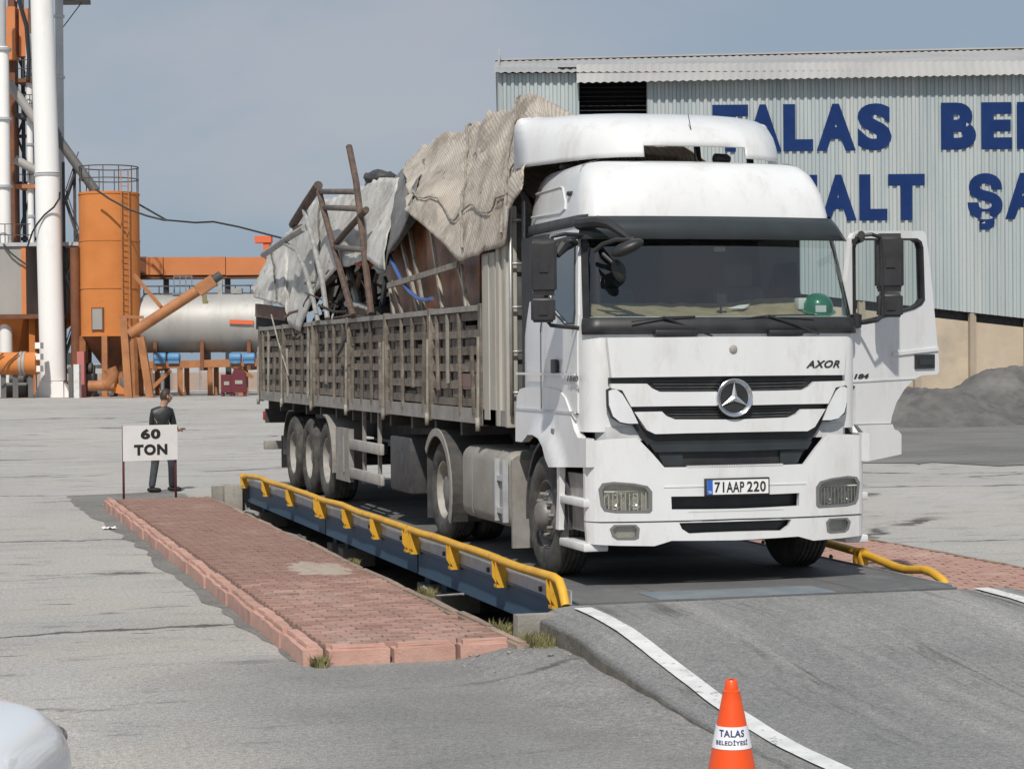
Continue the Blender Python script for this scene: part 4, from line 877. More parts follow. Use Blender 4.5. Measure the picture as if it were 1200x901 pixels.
# ================================================================== TRUCK
tr = thing('truck', (0, 1.4, DK), 'white cab-over tractor truck standing on the weighbridge with its driver door open', 'truck')
def yb(x): x = abs(x); return .08+.066*x*x+13*max(0, x-1.03)**2
def ybm(x): x = abs(x); return .095*x*x+10*max(0, x-1.14)**2
def FP(u, v, fn=yb, off=0):
    y = .1
    for _ in range(12): p = YP(u, v, y); y = fn(p.x)+off
    return (p.x, p.z)
def sym(pts): return pts+[(-x, z) for x, z in reversed(pts)]
def c8(pts, fn=yb): return [FP(690+x/3.871, 400+y/3.871, fn) for x, y in pts]
def c5(pts, fn=ybm): return [FP(670+x/4.505, 480+y/4.505, fn) for x, y in pts]
def mid(pts): return [(min(x, -.0) if i not in (0,) else x, z) for i, (x, z) in enumerate(pts)]
CUT = [-1.24, -1.21, -1.18, -1.15, -1.1, -1.05]+[i*.1 for i in range(-10, 11)]+[1.05, 1.1, 1.15, 1.18, 1.21, 1.24]
def front(name, poly, fn, off, t, mat, holes=(), parent=tr):
    return MB().plate(poly, lambda p, d: V((p[0], fn(p[0])+off+d, p[1])), t, holes, CUT, smooth=False).build(name, mat, parent)
# ---- cab shell (stacked plan outlines)
YF = [(1.60, .15), (2.40, .135), (2.56, .17), (3.30, .42), (3.42, .44), (3.6, .50), (3.72, .57), (3.80, .63), (3.88, .75), (3.91, .98)]
HW = [(1.60, 1.215), (2.40, 1.215), (2.56, 1.205), (3.30, 1.14), (3.42, 1.125), (3.6, 1.10), (3.72, 1.065), (3.80, 1.035), (3.88, .975), (3.91, .85)]
def ring(z, off=0):
    yf, hw = interp(YF, z)-off, interp(HW, z)+off; rr = 2.28+off; pts = []
    ysd = [rr, 1.95, 1.62, 1.40, .95, yf+.30]
    for y in ysd: pts.append((-(hw-(.05 if y > 2.2 else 0)), y))
    for k in range(1, 7): a = k/7*PI/2; pts.append((-(hw-.14)-.14*math.cos(a), yf+.30-.21*math.sin(a)))
    xf = hw-.14
    for k in range(17): x = -xf+2*xf*k/16; pts.append((x, yf+.09*(x/xf)**2))
    full = pts+[(-x, y) for x, y in reversed(pts[:12])]
    return [V((x, y, z)) for x, y in full]
ZS = [1.62, 1.76, 2.0, 2.25, 2.42, 2.56, 2.75, 2.95, 3.15, 3.30, 3.40, 3.5, 3.6, 3.68, 3.74, 3.79, 3.83, 3.87, 3.89, 3.91]
b = MB(); vs = [[b.bm.verts.new(p) for p in ring(z)] for z in ZS]; n = len(vs[0])
for j in range(len(ZS)-1):
    for i in range(n):
        k = (i+1) % n; z0, z1 = ZS[j], ZS[j+1]
        if z0 >= 2.56 and z1 <= 3.31 and 8 <= i < 32: continue          # windscreen
        if z0 >= 1.76 and z1 <= 3.31 and (3 <= i < 5 or 35 <= i < 37): continue   # door openings
        b._f([vs[j][i], vs[j][k], vs[j+1][k], vs[j+1][i]], True)
b._f(vs[-1], True); b.build('cab_shell', 'white', tr)
def strip(name, i0, i1, prof, mat, parent=tr):
    b = MB(); b.rings([ring(z, o)[i0:i1+1] for z, o in prof], False, (False, False)); return b.build(name, mat, parent, recalc=False)
ws = strip('windscreen', 8, 32, [(2.52, .004), (2.75, .004), (2.95, .004), (3.15, .004), (3.33, .004)], 'glass')
strip('wiper_panel', 7, 33, [(2.415, .0), (2.418, .022), (2.49, .026), (2.54, .018), (2.555, .004)], 'black')
strip('visor', 8, 32, [(3.395, .0), (3.40, .022), (3.34, .05), (3.205, .09), (3.20, .08), (3.33, .04)], 'visor')
strip('upper_seal', 8, 32, [(3.24, .008), (3.30, .012), (3.36, .008)], 'black')
for i0, i1 in ((0, 9), (31, 40)): strip('side_band', i0, i1, [(3.325, .0), (3.33, .022), (3.415, .022), (3.42, 0)], 'black_dusty')
for i0, i1 in ((7, 9), (31, 33)): strip('a_pillar_seal', i0, i1, [(2.42, .006), (2.6, .007), (3.0, .007), (3.32, .006)], 'black')
b = MB(); b.grid(lambda i, j: V((-1.12+2.24*i, .55+1.7*j, 3.30)), 2, 2, False); b.build('headliner', 'interior', tr)
b = MB(); b.box(-1.16, 1.16, 2.20, 2.24, 1.7, 3.3); b.box(-1.18, 1.18, .5, 2.24, 1.66, 1.72); b.box(-1.19, -1.16, 1.42, 2.2, 1.72, 3.3); b.box(1.16, 1.19, 1.42, 2.2, 1.72, 3.3); b.build('cab_lining', 'interior', tr)
b = MB(); b.box(-1.05, 1.05, 2.10, 2.19, 2.15, 2.55); b.build('bunk_cushion', 'seat', tr)
# dashboard with woven mat
b = MB(); b.hexa([(-1.1, .46, 2.1), (1.1, .46, 2.1), (1.1, .95, 2.1), (-1.1, .95, 2.1), (-1.1, .40, 2.48), (1.1, .40, 2.48), (1.1, .85, 2.65), (-1.1, .85, 2.65)]); b.build('dashboard', 'interior', tr)
b = MB(); b.grid(lambda i, j: V((-1.06+2.12*i, .40+.46*j+.03*noise.noise(V((i*9, j*3, 0))), 2.525+.16*j+.02*j*noise.noise(V((i*6, j*2, 2)))+.014*noise.noise(V((i*22, j*8, 5)))+.05*sm(.55, .9, i)*j)), 60, 10); b.build('dash_mat', 'dashmat', tr)
for x in (-.62, .62):
    b = MB(); b.bbox(x-.27, x+.27, 1.0, 1.5, 2.05, 2.22, .05); b.bbox(x-.26, x+.26, 1.45, 1.62, 2.2, 2.85, .06); b.bbox(x-.15, x+.15, 1.47, 1.6, 2.84, 3.06, .05); b.box(x-.18, x+.18, 1.1, 1.4, 1.72, 2.06); b.build('seat', 'seat', tr)
b = MB(); c = V((.6, .98, 2.5)); axw = V((0, -.55, 1)).normalized(); xw = V((1, 0, 0)); yw = axw.cross(xw); b.tube([c+(xw*math.cos(a)+yw*math.sin(a))*.23 for a in [2*PI*k/24 for k in range(25)]], .017, 8, False); b.bar(c-xw*.22, c+xw*.22, .04, .02); b.tube([c, c-axw*.35], .035, 8); b.build('steering_wheel', 'black', tr)
# things lying on the dashboard
p = YP(962, 366, .52); b = MB(); b.sm = True; b.lathe([(0, .145), (.012, .16), (.02, .135), (.07, .13), (.115, .105), (.145, .065), (.158, 0)], (p.x, .60, p.z+.01), (0, -.35, 1), 24); tag(b.build('hard_hat', 'green'), 'green hard hat lying on the dashboard behind the windscreen', 'helmet')
p = YP(868, 360, .60); b = MB(); b.plate([(-.12, 0), (.0, .055), (.11, .075), (.03, .0)], lambda q, d: V((p.x+q[0], .60+d+q[1]*.8, p.z+q[1]*.5-.01)), .004); tag(b.build('folded_paper', 'paper'), 'folded white paper lying on the dashboard mat', 'paper')
p = YP(940, 352, .62); b = MB(); b.bbox(p.x-.05, p.x+.05, .58, .68, p.z-.08, p.z+.02, .012); tag(b.build('paper_cup', 'paper'), 'small white packet on the dashboard beside the hard hat', 'packet')
p = YP(846, 350, .55); b = MB(); b.box(p.x-.045, p.x+.045, .55, .565, p.z-.05, p.z+.04); b.tube([(p.x, .56, p.z-.05), (p.x, .6, p.z-.13)], .01, 6); tag(b.build('phone_holder', 'black'), 'small black phone holder standing on the dashboard', 'holder')
b = MB(); q0, q1 = FP(969, 357), FP(981, 365); b.plate([(q0[0], q0[1]), (q1[0], q0[1]), (q1[0], q1[1]), (q0[0], q1[1])], lambda p, d: V((p[0], .36+d, p[1])), .003); b.build('windscreen_sticker', 'paper', tr)
b = MB(); p = YP(844, 292, .42); b.bbox(p.x-.05, p.x+.05, .42, .46, p.z-.02, p.z+.02, .008); b.build('rain_sensor', 'hopper', tr)
# wipers
for (a, c, e) in (((775, 372), (832, 394), (738, 377)), ((898, 370), (957, 391), (845, 376))):
    P_ = lambda q, o=.05: (lambda r_: V((r_.x, r_.y-o, r_.z)))(YP(q[0], q[1], .20)); b = MB(); b.tube([P_(c), P_(a)], .012, 6); b.tube([P_(e), P_(a), P_((2*a[0]-e[0]-0, a[1]-1))], .008, 6); b.build('wiper', 'black', tr)
for u0, u1 in ((765, 815), (898, 938)): b = MB(); p0, p1 = YP(u0, 391, .16), YP(u1, 391, .16); b.bbox(p0.x, p1.x, .09, .16, p0.z-.02, p0.z+.03, .012); b.build('grab_handle', 'black', tr)
# ---- front panels
hood = [FP(711, 396), FP(786, 395), (0, FP(858, 394.5)[1]), (0, FP(858, 440.5)[1]), FP(786, 441.5), FP(716.5, 442.5)]
def half(pts): return pts+[(-x, z) for x, z in reversed(pts) if abs(x) > 1e-6]
def closed_sym(top, bot): return top+[(-x, z) for x, z in reversed(top) if x < -1e-6]+[(-x, z) for x, z in bot if x < -1e-6]+list(reversed(bot))
def z0(pts): return [(x, z) for x, z in pts[:-1]]+[(0.0, pts[-1][1])]
front('hood_panel', closed_sym(z0([FP(711, 396), FP(786, 395.3), FP(857, 394.5)]), z0([FP(716.5, 442.5), FP(786, 441.5), FP(857, 440.5)])), yb, -.012, .05, 'white')
front('grille_backing', closed_sym(z0(c8([(98, 165), (300, 163), (650, 160)])), z0(c8([(98, 190), (215, 390), (345, 572), (650, 572)]))), yb, .045, .02, 'black')
b1 = front('grille_blade', closed_sym(z0(c8([(100, 192), (262, 192), (285, 213), (320, 229), (450, 229), (650, 227)])), z0(c8([(100, 213), (150, 222), (190, 296), (400, 293), (650, 291)]))), yb, -.012, .05, 'white')
b1 = front('grille_blade', closed_sym(z0(c8([(205, 320), (330, 318), (350, 338), (390, 354), (500, 354), (650, 354)])), z0(c8([(262, 402), (300, 420), (450, 416), (650, 412)]))), yb, -.012, .05, 'white')
for k in range(4):
    v = 178+k*14; front('grille_slat', closed_sym(z0(c8([(285+9*k, v), (450, v), (650, v-1)])), z0(c8([(290+9*k, v+5), (450, v+5), (650, v+4)]))), yb, .030, .014, 'black_dusty')
for k in range(4):
    v = 302+k*13; front('grille_slat', closed_sym(z0(c8([(350+9*k, v), (450, v), (650, v-1)])), z0(c8([(355+9*k, v+5), (450, v+5), (650, v+4)]))), yb, .030, .014, 'black_dusty')
ls = c8([(88, 226), (105, 217), (125, 219), (150, 240), (190, 305), (222, 372), (180, 373), (140, 366), (108, 340), (90, 290)])
for s in (1, -1):
    q = [(s*x, z) for x, z in ls]; front('lamp_surround', [(x*1.0+.0, z) for x, z in [(s*(abs(x)+(.012 if abs(x) > 1.0 else -.012)), z+(.012 if z > 1.85 else -.012)) for x, z in ls]], yb, -.002, .02, 'black'); front('turn_signal', q, yb, -.016, .04, 'lens')
front('grille_bar', closed_sym(z0(c8([(275, 468), (450, 466), (650, 464)])), z0(c8([(300, 503), (450, 500), (650, 498)]))), yb, -.005, .05, 'visor')
for s in (1, -1):
    q = [(s*x, z) for x, z in c8([(315, 505), (430, 507), (430, 568), (345, 566)])]; front('grille_plate', q, yb, .02, .03, 'visor')
# star badge
sz = FP(857.5, 466)[1]; sc = V((0, yb(0)-.028, sz)); sr = .158
b = MB(); b.lathe([(0, sr-.034), (.0, sr-.03), (.02, sr-.012), (.022, sr-.006), (.018, sr), (-.03, sr), (-.03, sr-.034)], sc, (0, -1, 0), 40); b.build('badge_ring', 'chrome', tr)
b = MB(); b.lathe([(-.005, sr-.03), (-.005, 0)], sc, (0, -1, 0), 40); b.build('badge_disc', 'black', tr)
b = MB()
for a in (90, 210, 330):
    d = V((math.cos(R(a)), 0, math.sin(R(a)))); bk = V((0, .004, 0)); p_ = V((math.cos(R(a+60)), 0, math.sin(R(a+60))))*.028; m_ = V((math.cos(R(a-60)), 0, math.sin(R(a-60))))*.028
    v = [b.bm.verts.new(sc+x) for x in (V((0, -.022, 0)), d*(sr-.028)+V((0, -.008, 0)), p_+V((0, -.006, 0)), m_+V((0, -.006, 0)))]; b._f([v[0], v[1], v[2]]); b._f([v[0], v[3], v[1]]); b._f([v[1], v[3], v[2]]); b._f([v[0], v[2], v[3]])
v0 = v; b.build('badge_star', 'star', tr)
b = MB(); e = FP(857, 409); b.sm = True; b.lathe([(0, .034), (.01, .034), (.016, .026), (.018, 0)], (0, yb(0)-.012, e[1]), (0, -1, 0), 20); b.build('hood_emblem', 'hopper', tr)
q0, q1 = FP(944, 431), FP(983, 422); letters('model_lettering', 'AXOR', (0, 0, 0), (1, 0, 0), (0, 0, 1), q1[0]-q0[0], q1[1]-q0[1], 'black', tr, .006, .02, .35, 1.1, warp=lambda a, c, d: V((q0[0]+a, yb(q0[0]+a)-.013-d, q0[1]+c)))
# ---- bumper
def cz(pts): return z0(c5(pts))
btop = cz([(66, 165), (200, 156), (345, 148), (420, 225), (490, 305), (650, 303), (847, 300)]); bbot = cz([(74, 588), (300, 590), (560, 585), (847, 575)])
hlp = c5([(140, 420), (160, 388), (220, 380), (330, 388), (400, 402), (424, 432), (424, 530), (410, 543), (230, 543), (170, 534), (152, 505)])
fgp = c5([(202, 630), (225, 608), (340, 606), (360, 625), (355, 675), (335, 684), (240, 684), (215, 668)])
slot = closed_sym(cz([(525, 458), (700, 456), (847, 453)]), cz([(528, 527), (700, 526), (847, 524)]))
def mir(p): return [(-x, z) for x, z in reversed(p)]
front('bumper', closed_sym(btop, bbot), ybm, 0, .05, 'white', (hlp, mir(hlp), slot))
vt = cz([(76, 594), (300, 596), (560, 591), (847, 581)]); vb2 = cz([(86, 708), (250, 718), (440, 720), (530, 692), (847, 690)])
slot2 = closed_sym(cz([(570, 590+8), (640, 586), (847, 584)]), cz([(585, 630), (625, 655), (720, 650), (847, 645)]))
front('bumper_valance', closed_sym(vt, vb2), ybm, .012, .05, 'white', (fgp, mir(fgp), slot2))
front('bumper_backing', closed_sym(cz([(345, 180), (490, 330), (847, 320)]), cz([(430, 660), (847, 670)])), ybm, .10, .02, 'black')
front('bumper_gap_panel', [(s, z) for s, z in closed_sym(z0(c8([(20, 385), (230, 388), (650, 392)])), z0(c8([(20, 452), (230, 452), (650, 440)])))], yb, .07, .02, 'fender')
front('bumper_rib', closed_sym(cz([(485, 405), (660, 400), (847, 396)]), cz([(485, 412), (660, 408), (847, 404)])), ybm, -.005, .014, 'white')
for nme, zz in (('tread_lip', c5([(847, 296)])[0][1]), ('tread_lip', c5([(847, 530)])[0][1])):
    b = MB(); n = 40; hw_ = .42
    for k in range(n): x = -hw_+2*hw_*k/n; b.box(x, x+hw_*2/n*.55, ybm(x)-.006, ybm(x)+.04, zz-.005, zz+.008)
    b.build(nme, 'white', tr)
front('slot_bevel', cz([(487, 455), (523, 458), (527, 527)])[:2]+[c5([(527, 527)])[0], c5([(487, 520)])[0]], ybm, .02, .02, 'fender')
for s in (1, -1):
    hq = hlp if s == 1 else mir(hlp); fq = fgp if s == 1 else mir(fgp)
    def shrink(p, k): cx_ = sum(a for a, _ in p)/len(p); c_ = sum(b_ for _, b_ in p)/len(p); return [(cx_+(a-cx_)*k, c_+(b_-c_)*k) for a, b_ in p]
    hl = part('headlight', (hq[0][0], .1, hq[0][1]), tr); front('bezel', hq, ybm, -.006, .03, 'lampgrey', (shrink(hq, .86),), hl); front('reflector', shrink(hq, .93), ybm, .055, .01, 'reflector', (), hl); front('lens', shrink(hq, .9), ybm, -.002, .006, 'clear', (), hl)
    xs_ = [a for a, _ in hq]; zs_ = [b_ for _, b_ in hq]; x0_, x1_, z0_, z1_ = min(xs_), max(xs_), min(zs_), max(zs_); b = MB()
    for k in range(11): x = x0_+.05+(x1_-x0_-.1)*k/10; b.box(x-.004, x+.004, ybm(x)+.002, ybm(x)+.012, z0_+.02, z1_-.09)
    b.box(x0_+.04, x1_-.04, ybm(x0_ if s > 0 else x1_)-.03, ybm((x0_+x1_)/2)+.03, z1_-.085, z1_-.075); b.build('lens_ribs', 'reflector', hl)
    for k in (.3, .68):
        x = x0_+(x1_-x0_)*k; b = MB(); b.sm = True; b.lathe([(0, .0), (.004, .04), (.03, .068), (.04, .07)], (x, ybm(x)+.058, (z0_+z1_)/2-.03), (0, -1, 0), 20); b.build('bulb_dish', 'chrome', hl)
    fg = part('fog_light', (fq[0][0], .1, fq[0][1]), tr); front('bezel', fq, ybm, .004, .03, 'lampgrey', (shrink(fq, .8),), fg); front('reflector', shrink(fq, .85), ybm, .05, .01, 'reflector', (), fg); front('lens', shrink(fq, .84), ybm, .008, .006, 'clear', (), fg)
# number plate
q0, q1 = FP(825, 580.5, ybm), FP(901, 559.5, ybm); pw_, ph_ = .545, .125; pc = -.005; pz = (q0[1]+q1[1])/2
np_ = part('number_plate', (pc, -.03, pz-ph_/2), tr)
b = MB(); b.bbox(pc-pw_/2-.01, pc+pw_/2+.01, -.026, .01, pz-ph_/2-.01, pz+ph_/2+.01, .006); b.build('holder', 'black', np_)
b = MB(); b.box(pc-pw_/2+.004, pc+pw_/2-.004, -.030, -.0262, pz-ph_/2+.004, pz+ph_/2-.004); b.build('sheet', 'plate', np_)
b = MB(); b.box(pc-pw_/2+.004, pc-pw_/2+.052, -.0325, -.0302, pz-ph_/2+.004, pz+ph_/2-.004); b.build('country_band', 'eublue', np_)
letters('country_lettering', 'TR', (pc-pw_/2+.012, -.0327, pz-ph_/2+.012), (1, 0, 0), (0, 0, 1), .030, .022, 'plate', np_, .002)
for t_, x_, w_ in (('71', .068, .085), ('AAP', .172, .155), ('220', .352, .165)): letters('plate_lettering', t_, (pc-pw_/2+x_, -.0305, pz-.043), (1, 0, 0), (0, 0, 1), w_, .086, 'ink', np_, .003, .02, 0, 1.1)
# ---- roof spoiler
SPL = [(-1.225, 2.22), (-1.16, 1.95), (-1.04, 1.62), (-.94, 1.36), (-.83, 1.14), (-.66, .99), (-.48, .92), (-.46, .913), (-.24, .88), (0, .87)]; SPL = SPL+[(-x, y) for x, y in reversed(SPL[:-1])]
b = MB(); rs = []
for k, (z, sh, ins) in enumerate(((3.935, 0, 0), (3.98, .01, 0), (4.03, .025, 0), (4.09, .06, 0), (4.17, .13, .0), (4.25, .25, .002), (4.315, .42, .006), (4.36, .66, .015), (4.385, .95, .03), (4.395, 1.2, .06))):
    rs.append([V((x*(1-ins), min(2.24, y+sh*(1-.55*sm(.8, 1.2, abs(x)))), z)) for x, y in SPL])
vv = [[b.bm.verts.new(p) for p in r] for r in rs]
for j in range(len(vv)-1):
    for i in range(len(SPL)-1):
        if j < 2 and 7 <= i < 11: continue
        b._f([vv[j][i], vv[j][i+1], vv[j+1][i+1], vv[j+1][i]], True)
sp = b.build('roof_spoiler', 'white', tr, recalc=True); sd_ = sp.modifiers.new('thick', 'SOLIDIFY'); sd_.thickness = .02; sd_.offset = -1
b = MB()
for x in (-.8, -.3, .3, .8): b.bar((x, 1.6, 3.87), (x, 1.7, 4.30), .05, .04)
b.bar((-1.0, 1.6, 3.905), (1.0, 1.6, 3.905), .06, .03); b.build('spoiler_bracket', 'black', tr)
p = YP(818, 186, .95); b = MB(); b.tube([(p.x, .95, 3.86), (p.x-.07, 1.0, 4.32)], [.008, .003], 6); b.lathe([(0, .03), (.05, .02), (.06, 0)], (p.x, .95, 3.86), UP, 10); b.build('antenna', 'black', tr)
p = YP(852, 184, 1.0); b = MB(); b.sm = True; b.lathe([(-.09, 0), (-.06, .045), (.06, .045), (.09, .03), (.10, 0)], (p.x-.02, 1.1, 3.95), (1, .3, 0), 12); b.build('roof_horn', 'black', tr)
for s in (-1, 1):
    b = MB(); b.bbox(*sorted((s*1.04, s*1.13)), .95, 1.02, 3.60, 3.64, .012); b.build('marker_lamp', 'black', tr)
b = MB(); fp = [(1.9, 3.47), (1.05, 3.47), (.98, 3.56), (1.05, 3.72), (1.9, 3.72)]   # pressed recess on the roof side
def side_x(z): return interp(HW, z)
b = MB(); pts = [V((-(side_x(z)+.004), y, z)) for y, z in ((2.1, 3.49), (1.2, 3.47), (1.08, 3.50), (1.10, 3.56), (1.28, 3.69), (1.35, 3.705), (2.1, 3.70))]; b.tube(pts, .010, 6); b.build('roof_side_crease', 'white', tr)
# ---- left door (closed)
ldr = part('door', (-1.24, .9, 1.75), tr)
def LX(p, d): return V((-(interp(HW, p[1])+.012-d), p[0], p[1]))
win = [tuple(XP(u, v, -1.20)[1:]) for u, v in ((656, 286), (688.5, 284), (689.5, 381), (672, 382), (655.5, 368), (653, 355))]
win = [(y, z) for y, z in win]
ylo, yhi = .44, 1.41
win = [(1.30, 3.22), (.70, 3.24), (.60, 2.80), (.55, 2.62), (.56, 2.52), (.80, 2.52), (1.22, 2.66), (1.33, 2.80), (1.34, 3.16)]
dz = [1.9, 2.1, 2.3, 2.5, 2.7, 2.9, 3.1]
MB().plate([(ylo, 1.77), (yhi, 1.77), (yhi, 3.3), (ylo+.18, 3.3), (ylo, 2.58)], LX, .03, (win,), dz, 1).build('door_skin', 'white', ldr)
wy = sum(y for y, _ in win)/len(win); wz = sum(z for _, z in win)/len(win)
MB().plate([(wy+(y-wy)*1.10, wz+(z-wz)*1.05) for y, z in win], lambda p, d: LX(p, d)+V((-.006, 0, 0)), .012, (win,), dz, 1).build('window_seal', 'black', ldr)
MB().plate([(wy+(y-wy)*1.03, wz+(z-wz)*1.02) for y, z in win], lambda p, d: LX(p, d+.012), .004, (), dz, 1).build('window', 'sideglass', ldr)
b = MB(); p = XP(648.5, 430, -1.26); b.bbox(-1.262, -1.235, p.y-.07, p.y+.09, p.z-.055, p.z+.065, .012); b.build('door_handle', 'black', ldr)
q0, q1 = XP(664, 447, -1.255), XP(688, 441, -1.255); letters('model_number', '1840', (-1.2495, max(q0.y, q1.y), q0.z), (0, -1, 0), (0, 0, 1), abs(q0.y-q1.y)*.55, .05, 'hopperdark', ldr, .004, .03, .2)
for zz, nme in ((1.775, 'door_crease'), (2.09, 'door_crease')):
    b = MB(); b.bar((-1.2475, ylo, zz), (-1.2475, 2.2, zz), .012, .02); b.build(nme, 'fender' if zz < 1.9 else 'white', ldr)
b = MB(); b.bar((-1.2472, yhi+.012, 1.78), (-1.2472, yhi+.012, 2.45), .004, .012); b.bar((-1.2472, yhi+.012, 2.45), (-1.165, yhi+.012, 3.29), .004, .012); b.build('door_gap', 'black', ldr)
# ---- right door (open)
HG = V((1.235, .42, 0)); TH = R(66); DD = V((math.sin(TH), math.cos(TH), 0)); DN = V((-math.cos(TH), math.sin(TH), 0))*-1   # outside normal
if DN.y > 0: DN = -DN
def DPp(u, v):
    r_ = ray(u, v); t = (HG-CAM).dot(DN)/r_.dot(DN); p = CAM+r_*t; return ((p-HG).dot(DD), p.z)
def d4(pts): return [DPp(980+x/2.907, 250+y/2.907) for x, y in pts]
def DX(p, d): return HG+DD*p[0]+UP*p[1]-DN*d
rd = part('open_door', (HG.x+.3, HG.y+.2, 1.3), tr)
outl = d4([(52, 85), (60, 68), (85, 60), (296, 60), (306, 70), (322, 200), (345, 450), (350, 500), (350, 540), (345, 548), (292, 552), (265, 565), (232, 600), (205, 645), (190, 690), (186, 715), (66, 718), (66, 590), (36, 572), (30, 400), (36, 230)])
wn = d4([(62, 118), (68, 96), (90, 90), (270, 90), (284, 100), (290, 120), (295, 292), (285, 308), (262, 322), (160, 352), (64, 374)])
MB().plate(outl, DX, .05, (wn,)).build('door_skin', 'white', rd)
wcx = sum(a for a, _ in wn)/len(wn); wcz = sum(c for _, c in wn)/len(wn)
MB().plate([(wcx+(a-wcx)*1.06, wcz+(c-wcz)*1.04) for a, c in wn], lambda p, d: DX(p, d-.006), .066, ([(wcx+(a-wcx)*.985, wcz+(c-wcz)*.985) for a, c in wn],)).build('window_seal', 'black', rd)
MB().plate(wn, lambda p, d: DX(p, d+.02), .004).build('window', 'doorglass', rd)
MB().plate(d4([(66, 722), (186, 718), (192, 735), (205, 740), (216, 752), (216, 820), (160, 832), (96, 845), (95, 775), (85, 745)]), lambda p, d: DX(p, d-.02), .10).build('step_skirt', 'white', rd)
q = d4([(266, 482), (332, 480), (332, 528), (266, 530)]); MB().plate(q, lambda p, d: DX(p, d-.014), .03).build('door_handle', 'black', rd)
q = d4([(278, 496), (326, 495), (326, 516), (278, 517)]); MB().plate(q, lambda p, d: DX(p, d-.020), .02).build('handle_lever', 'visor', rd)
q = d4([(60, 564), (110, 546)]); letters('model_number', '184', DX(q[0], -.001), DD, UP, q[1][0]-q[0][0], q[1][1]-q[0][1], 'ink', rd, .004, .03, .25)
b = MB(); q = d4([(36, 575), (270, 562)]); b.bar(DX(q[0], -.002), DX(q[1], -.002), .01, .012); q = d4([(66, 588), (66, 712)]); b.build('door_crease', 'fender', rd)
b = MB(); q = d4([(190, 480), (345, 462)]); b.bar(DX(q[0], -.004), DX(q[1], -.004), .02, .03); b.build('swage_line', 'white', rd)
b = MB(); q = d4([(48, 395), (128, 505)]); 
# mirrors on the open door
def mirror(root, cen, fx, fn_, hw_, hh, dep, mat='black'):   # housing with rounded back, glass facing rear
    b = MB(); t = bmesh.new(); bmesh.ops.create_cube(t, size=1); bmesh.ops.bevel(t, geom=t.edges[:], offset=.10, segments=3, affect='EDGES')
    M4 = Matrix.Translation(cen) @ Matrix((fx, fn_, UP)).transposed().to_4x4() @ Matrix.Diagonal((2*hw_, dep, 2*hh, 1)); b.merge(t, True, M4); b.build('mirror_housing', mat, root)
    b = MB(); b.obox(V(cen)+V(fn_)*(dep*.5), V(fx)*hw_*.85, V(fn_)*.004, UP*hh*.9); b.build('mirror_glass', 'mirrorglass', root)
    b = MB(); b.obox(V(cen)-V(fn_)*(dep*.5), V(fx)*hw_*.35, V(fn_)*.012, UP*min(.045, hh*.4)); b.build('mirror_clamp', 'black', root)
ms = part('mirror_set', (1.6, .4, 2.5), rd)
off = .24
def dpo(x, y, o): q = d4([(x, y)])[0]; return DX(q, -o)
def DPo(u, v, o):
    r_ = ray(u, v); hg = HG+DN*o; t = (hg-CAM).dot(DN)/r_.dot(DN); return CAM+r_*t
A1 = lambda x, y: DPo(980+x/2.907, 250+y/2.907, off)
fx = (DD*.75+DN*.35).normalized(); fy = fx.cross(UP)*-1
if fy.y < 0: fy = -fy
mirror(ms, A1(180, 168), c_r0, FW, .115, .245, .13); mirror(ms, A1(182, 314), c_r0, FW, .105, .10, .11)
b = MB(); b.tube([DX(d4([(55, 100)])[0], -.03), A1(70, 78)*.6+DX(d4([(70, 78)])[0], 0)*.4, A1(120, 72), A1(150, 82), A1(152, 110), A1(158, 240), A1(158, 350), A1(140, 365), A1(100, 372)*.5+DX(d4([(100, 372)])[0], 0)*.5, DX(d4([(56, 376)])[0], -.03)], .017, 8); b.build('mirror_arm', 'black', ms)
b = MB(); p = DX(d4([(52, 366)])[0], -.05); b.lathe([(-.07, 0), (-.06, .045), (.05, .05), (.07, 0)], p, (0, 0, 1), 12); b.build('arm_mount', 'black', ms)
b = MB(); p = A1(182, 269); b.obox(p, c_r0*.09, FW*.01, UP*.022); b.build('white_tape', 'paper', ms)
b = MB(); p = DX(d4([(66, 88)])[0], -.06); b.tube([DX(d4([(50, 100)])[0], -.03), p, A1(85, 72)], .032, 8); b.build('arm_bracket', 'black', ms)
# ---- left mirrors
ml = part('mirror_set', (-1.45, .5, 2.5), tr)
YM = .42
def Lm(u, v, y=YM): return YP(u, v, y)
mirror(ml, Lm(637, 313), c_r0, FW, .108, .232, .13); mirror(ml, Lm(636.5, 363.5), c_r0, FW, .10, .10, .11)
def c7(x, y, yy=YM): return YP(590+x/3.604, 230+y/3.604, yy)
b = MB(); b.tube([V((-1.20, .62, 3.22)), c7(345, 165, .45), c7(260, 160), c7(200, 170), c7(188, 195), c7(180, 280), c7(180, 400), c7(180, 520), c7(200, 545), c7(260, 552), c7(340, 558, .45), V((-1.235, .55, 2.48))], .017, 8); b.build('mirror_arm', 'black', ml)
b = MB(); p = c7(346, 538, .46); b.lathe([(-.10, 0), (-.09, .05), (.08, .045), (.10, 0)], p, UP, 12); b.build('arm_mount', 'black', ml)
b = MB(); b.tube([V((-1.19, .58, 3.18)), c7(250, 215, .45), c7(225, 250, .42)], [.03, .05, .03], 8); b.build('kerb_mirror', 'black', ml)
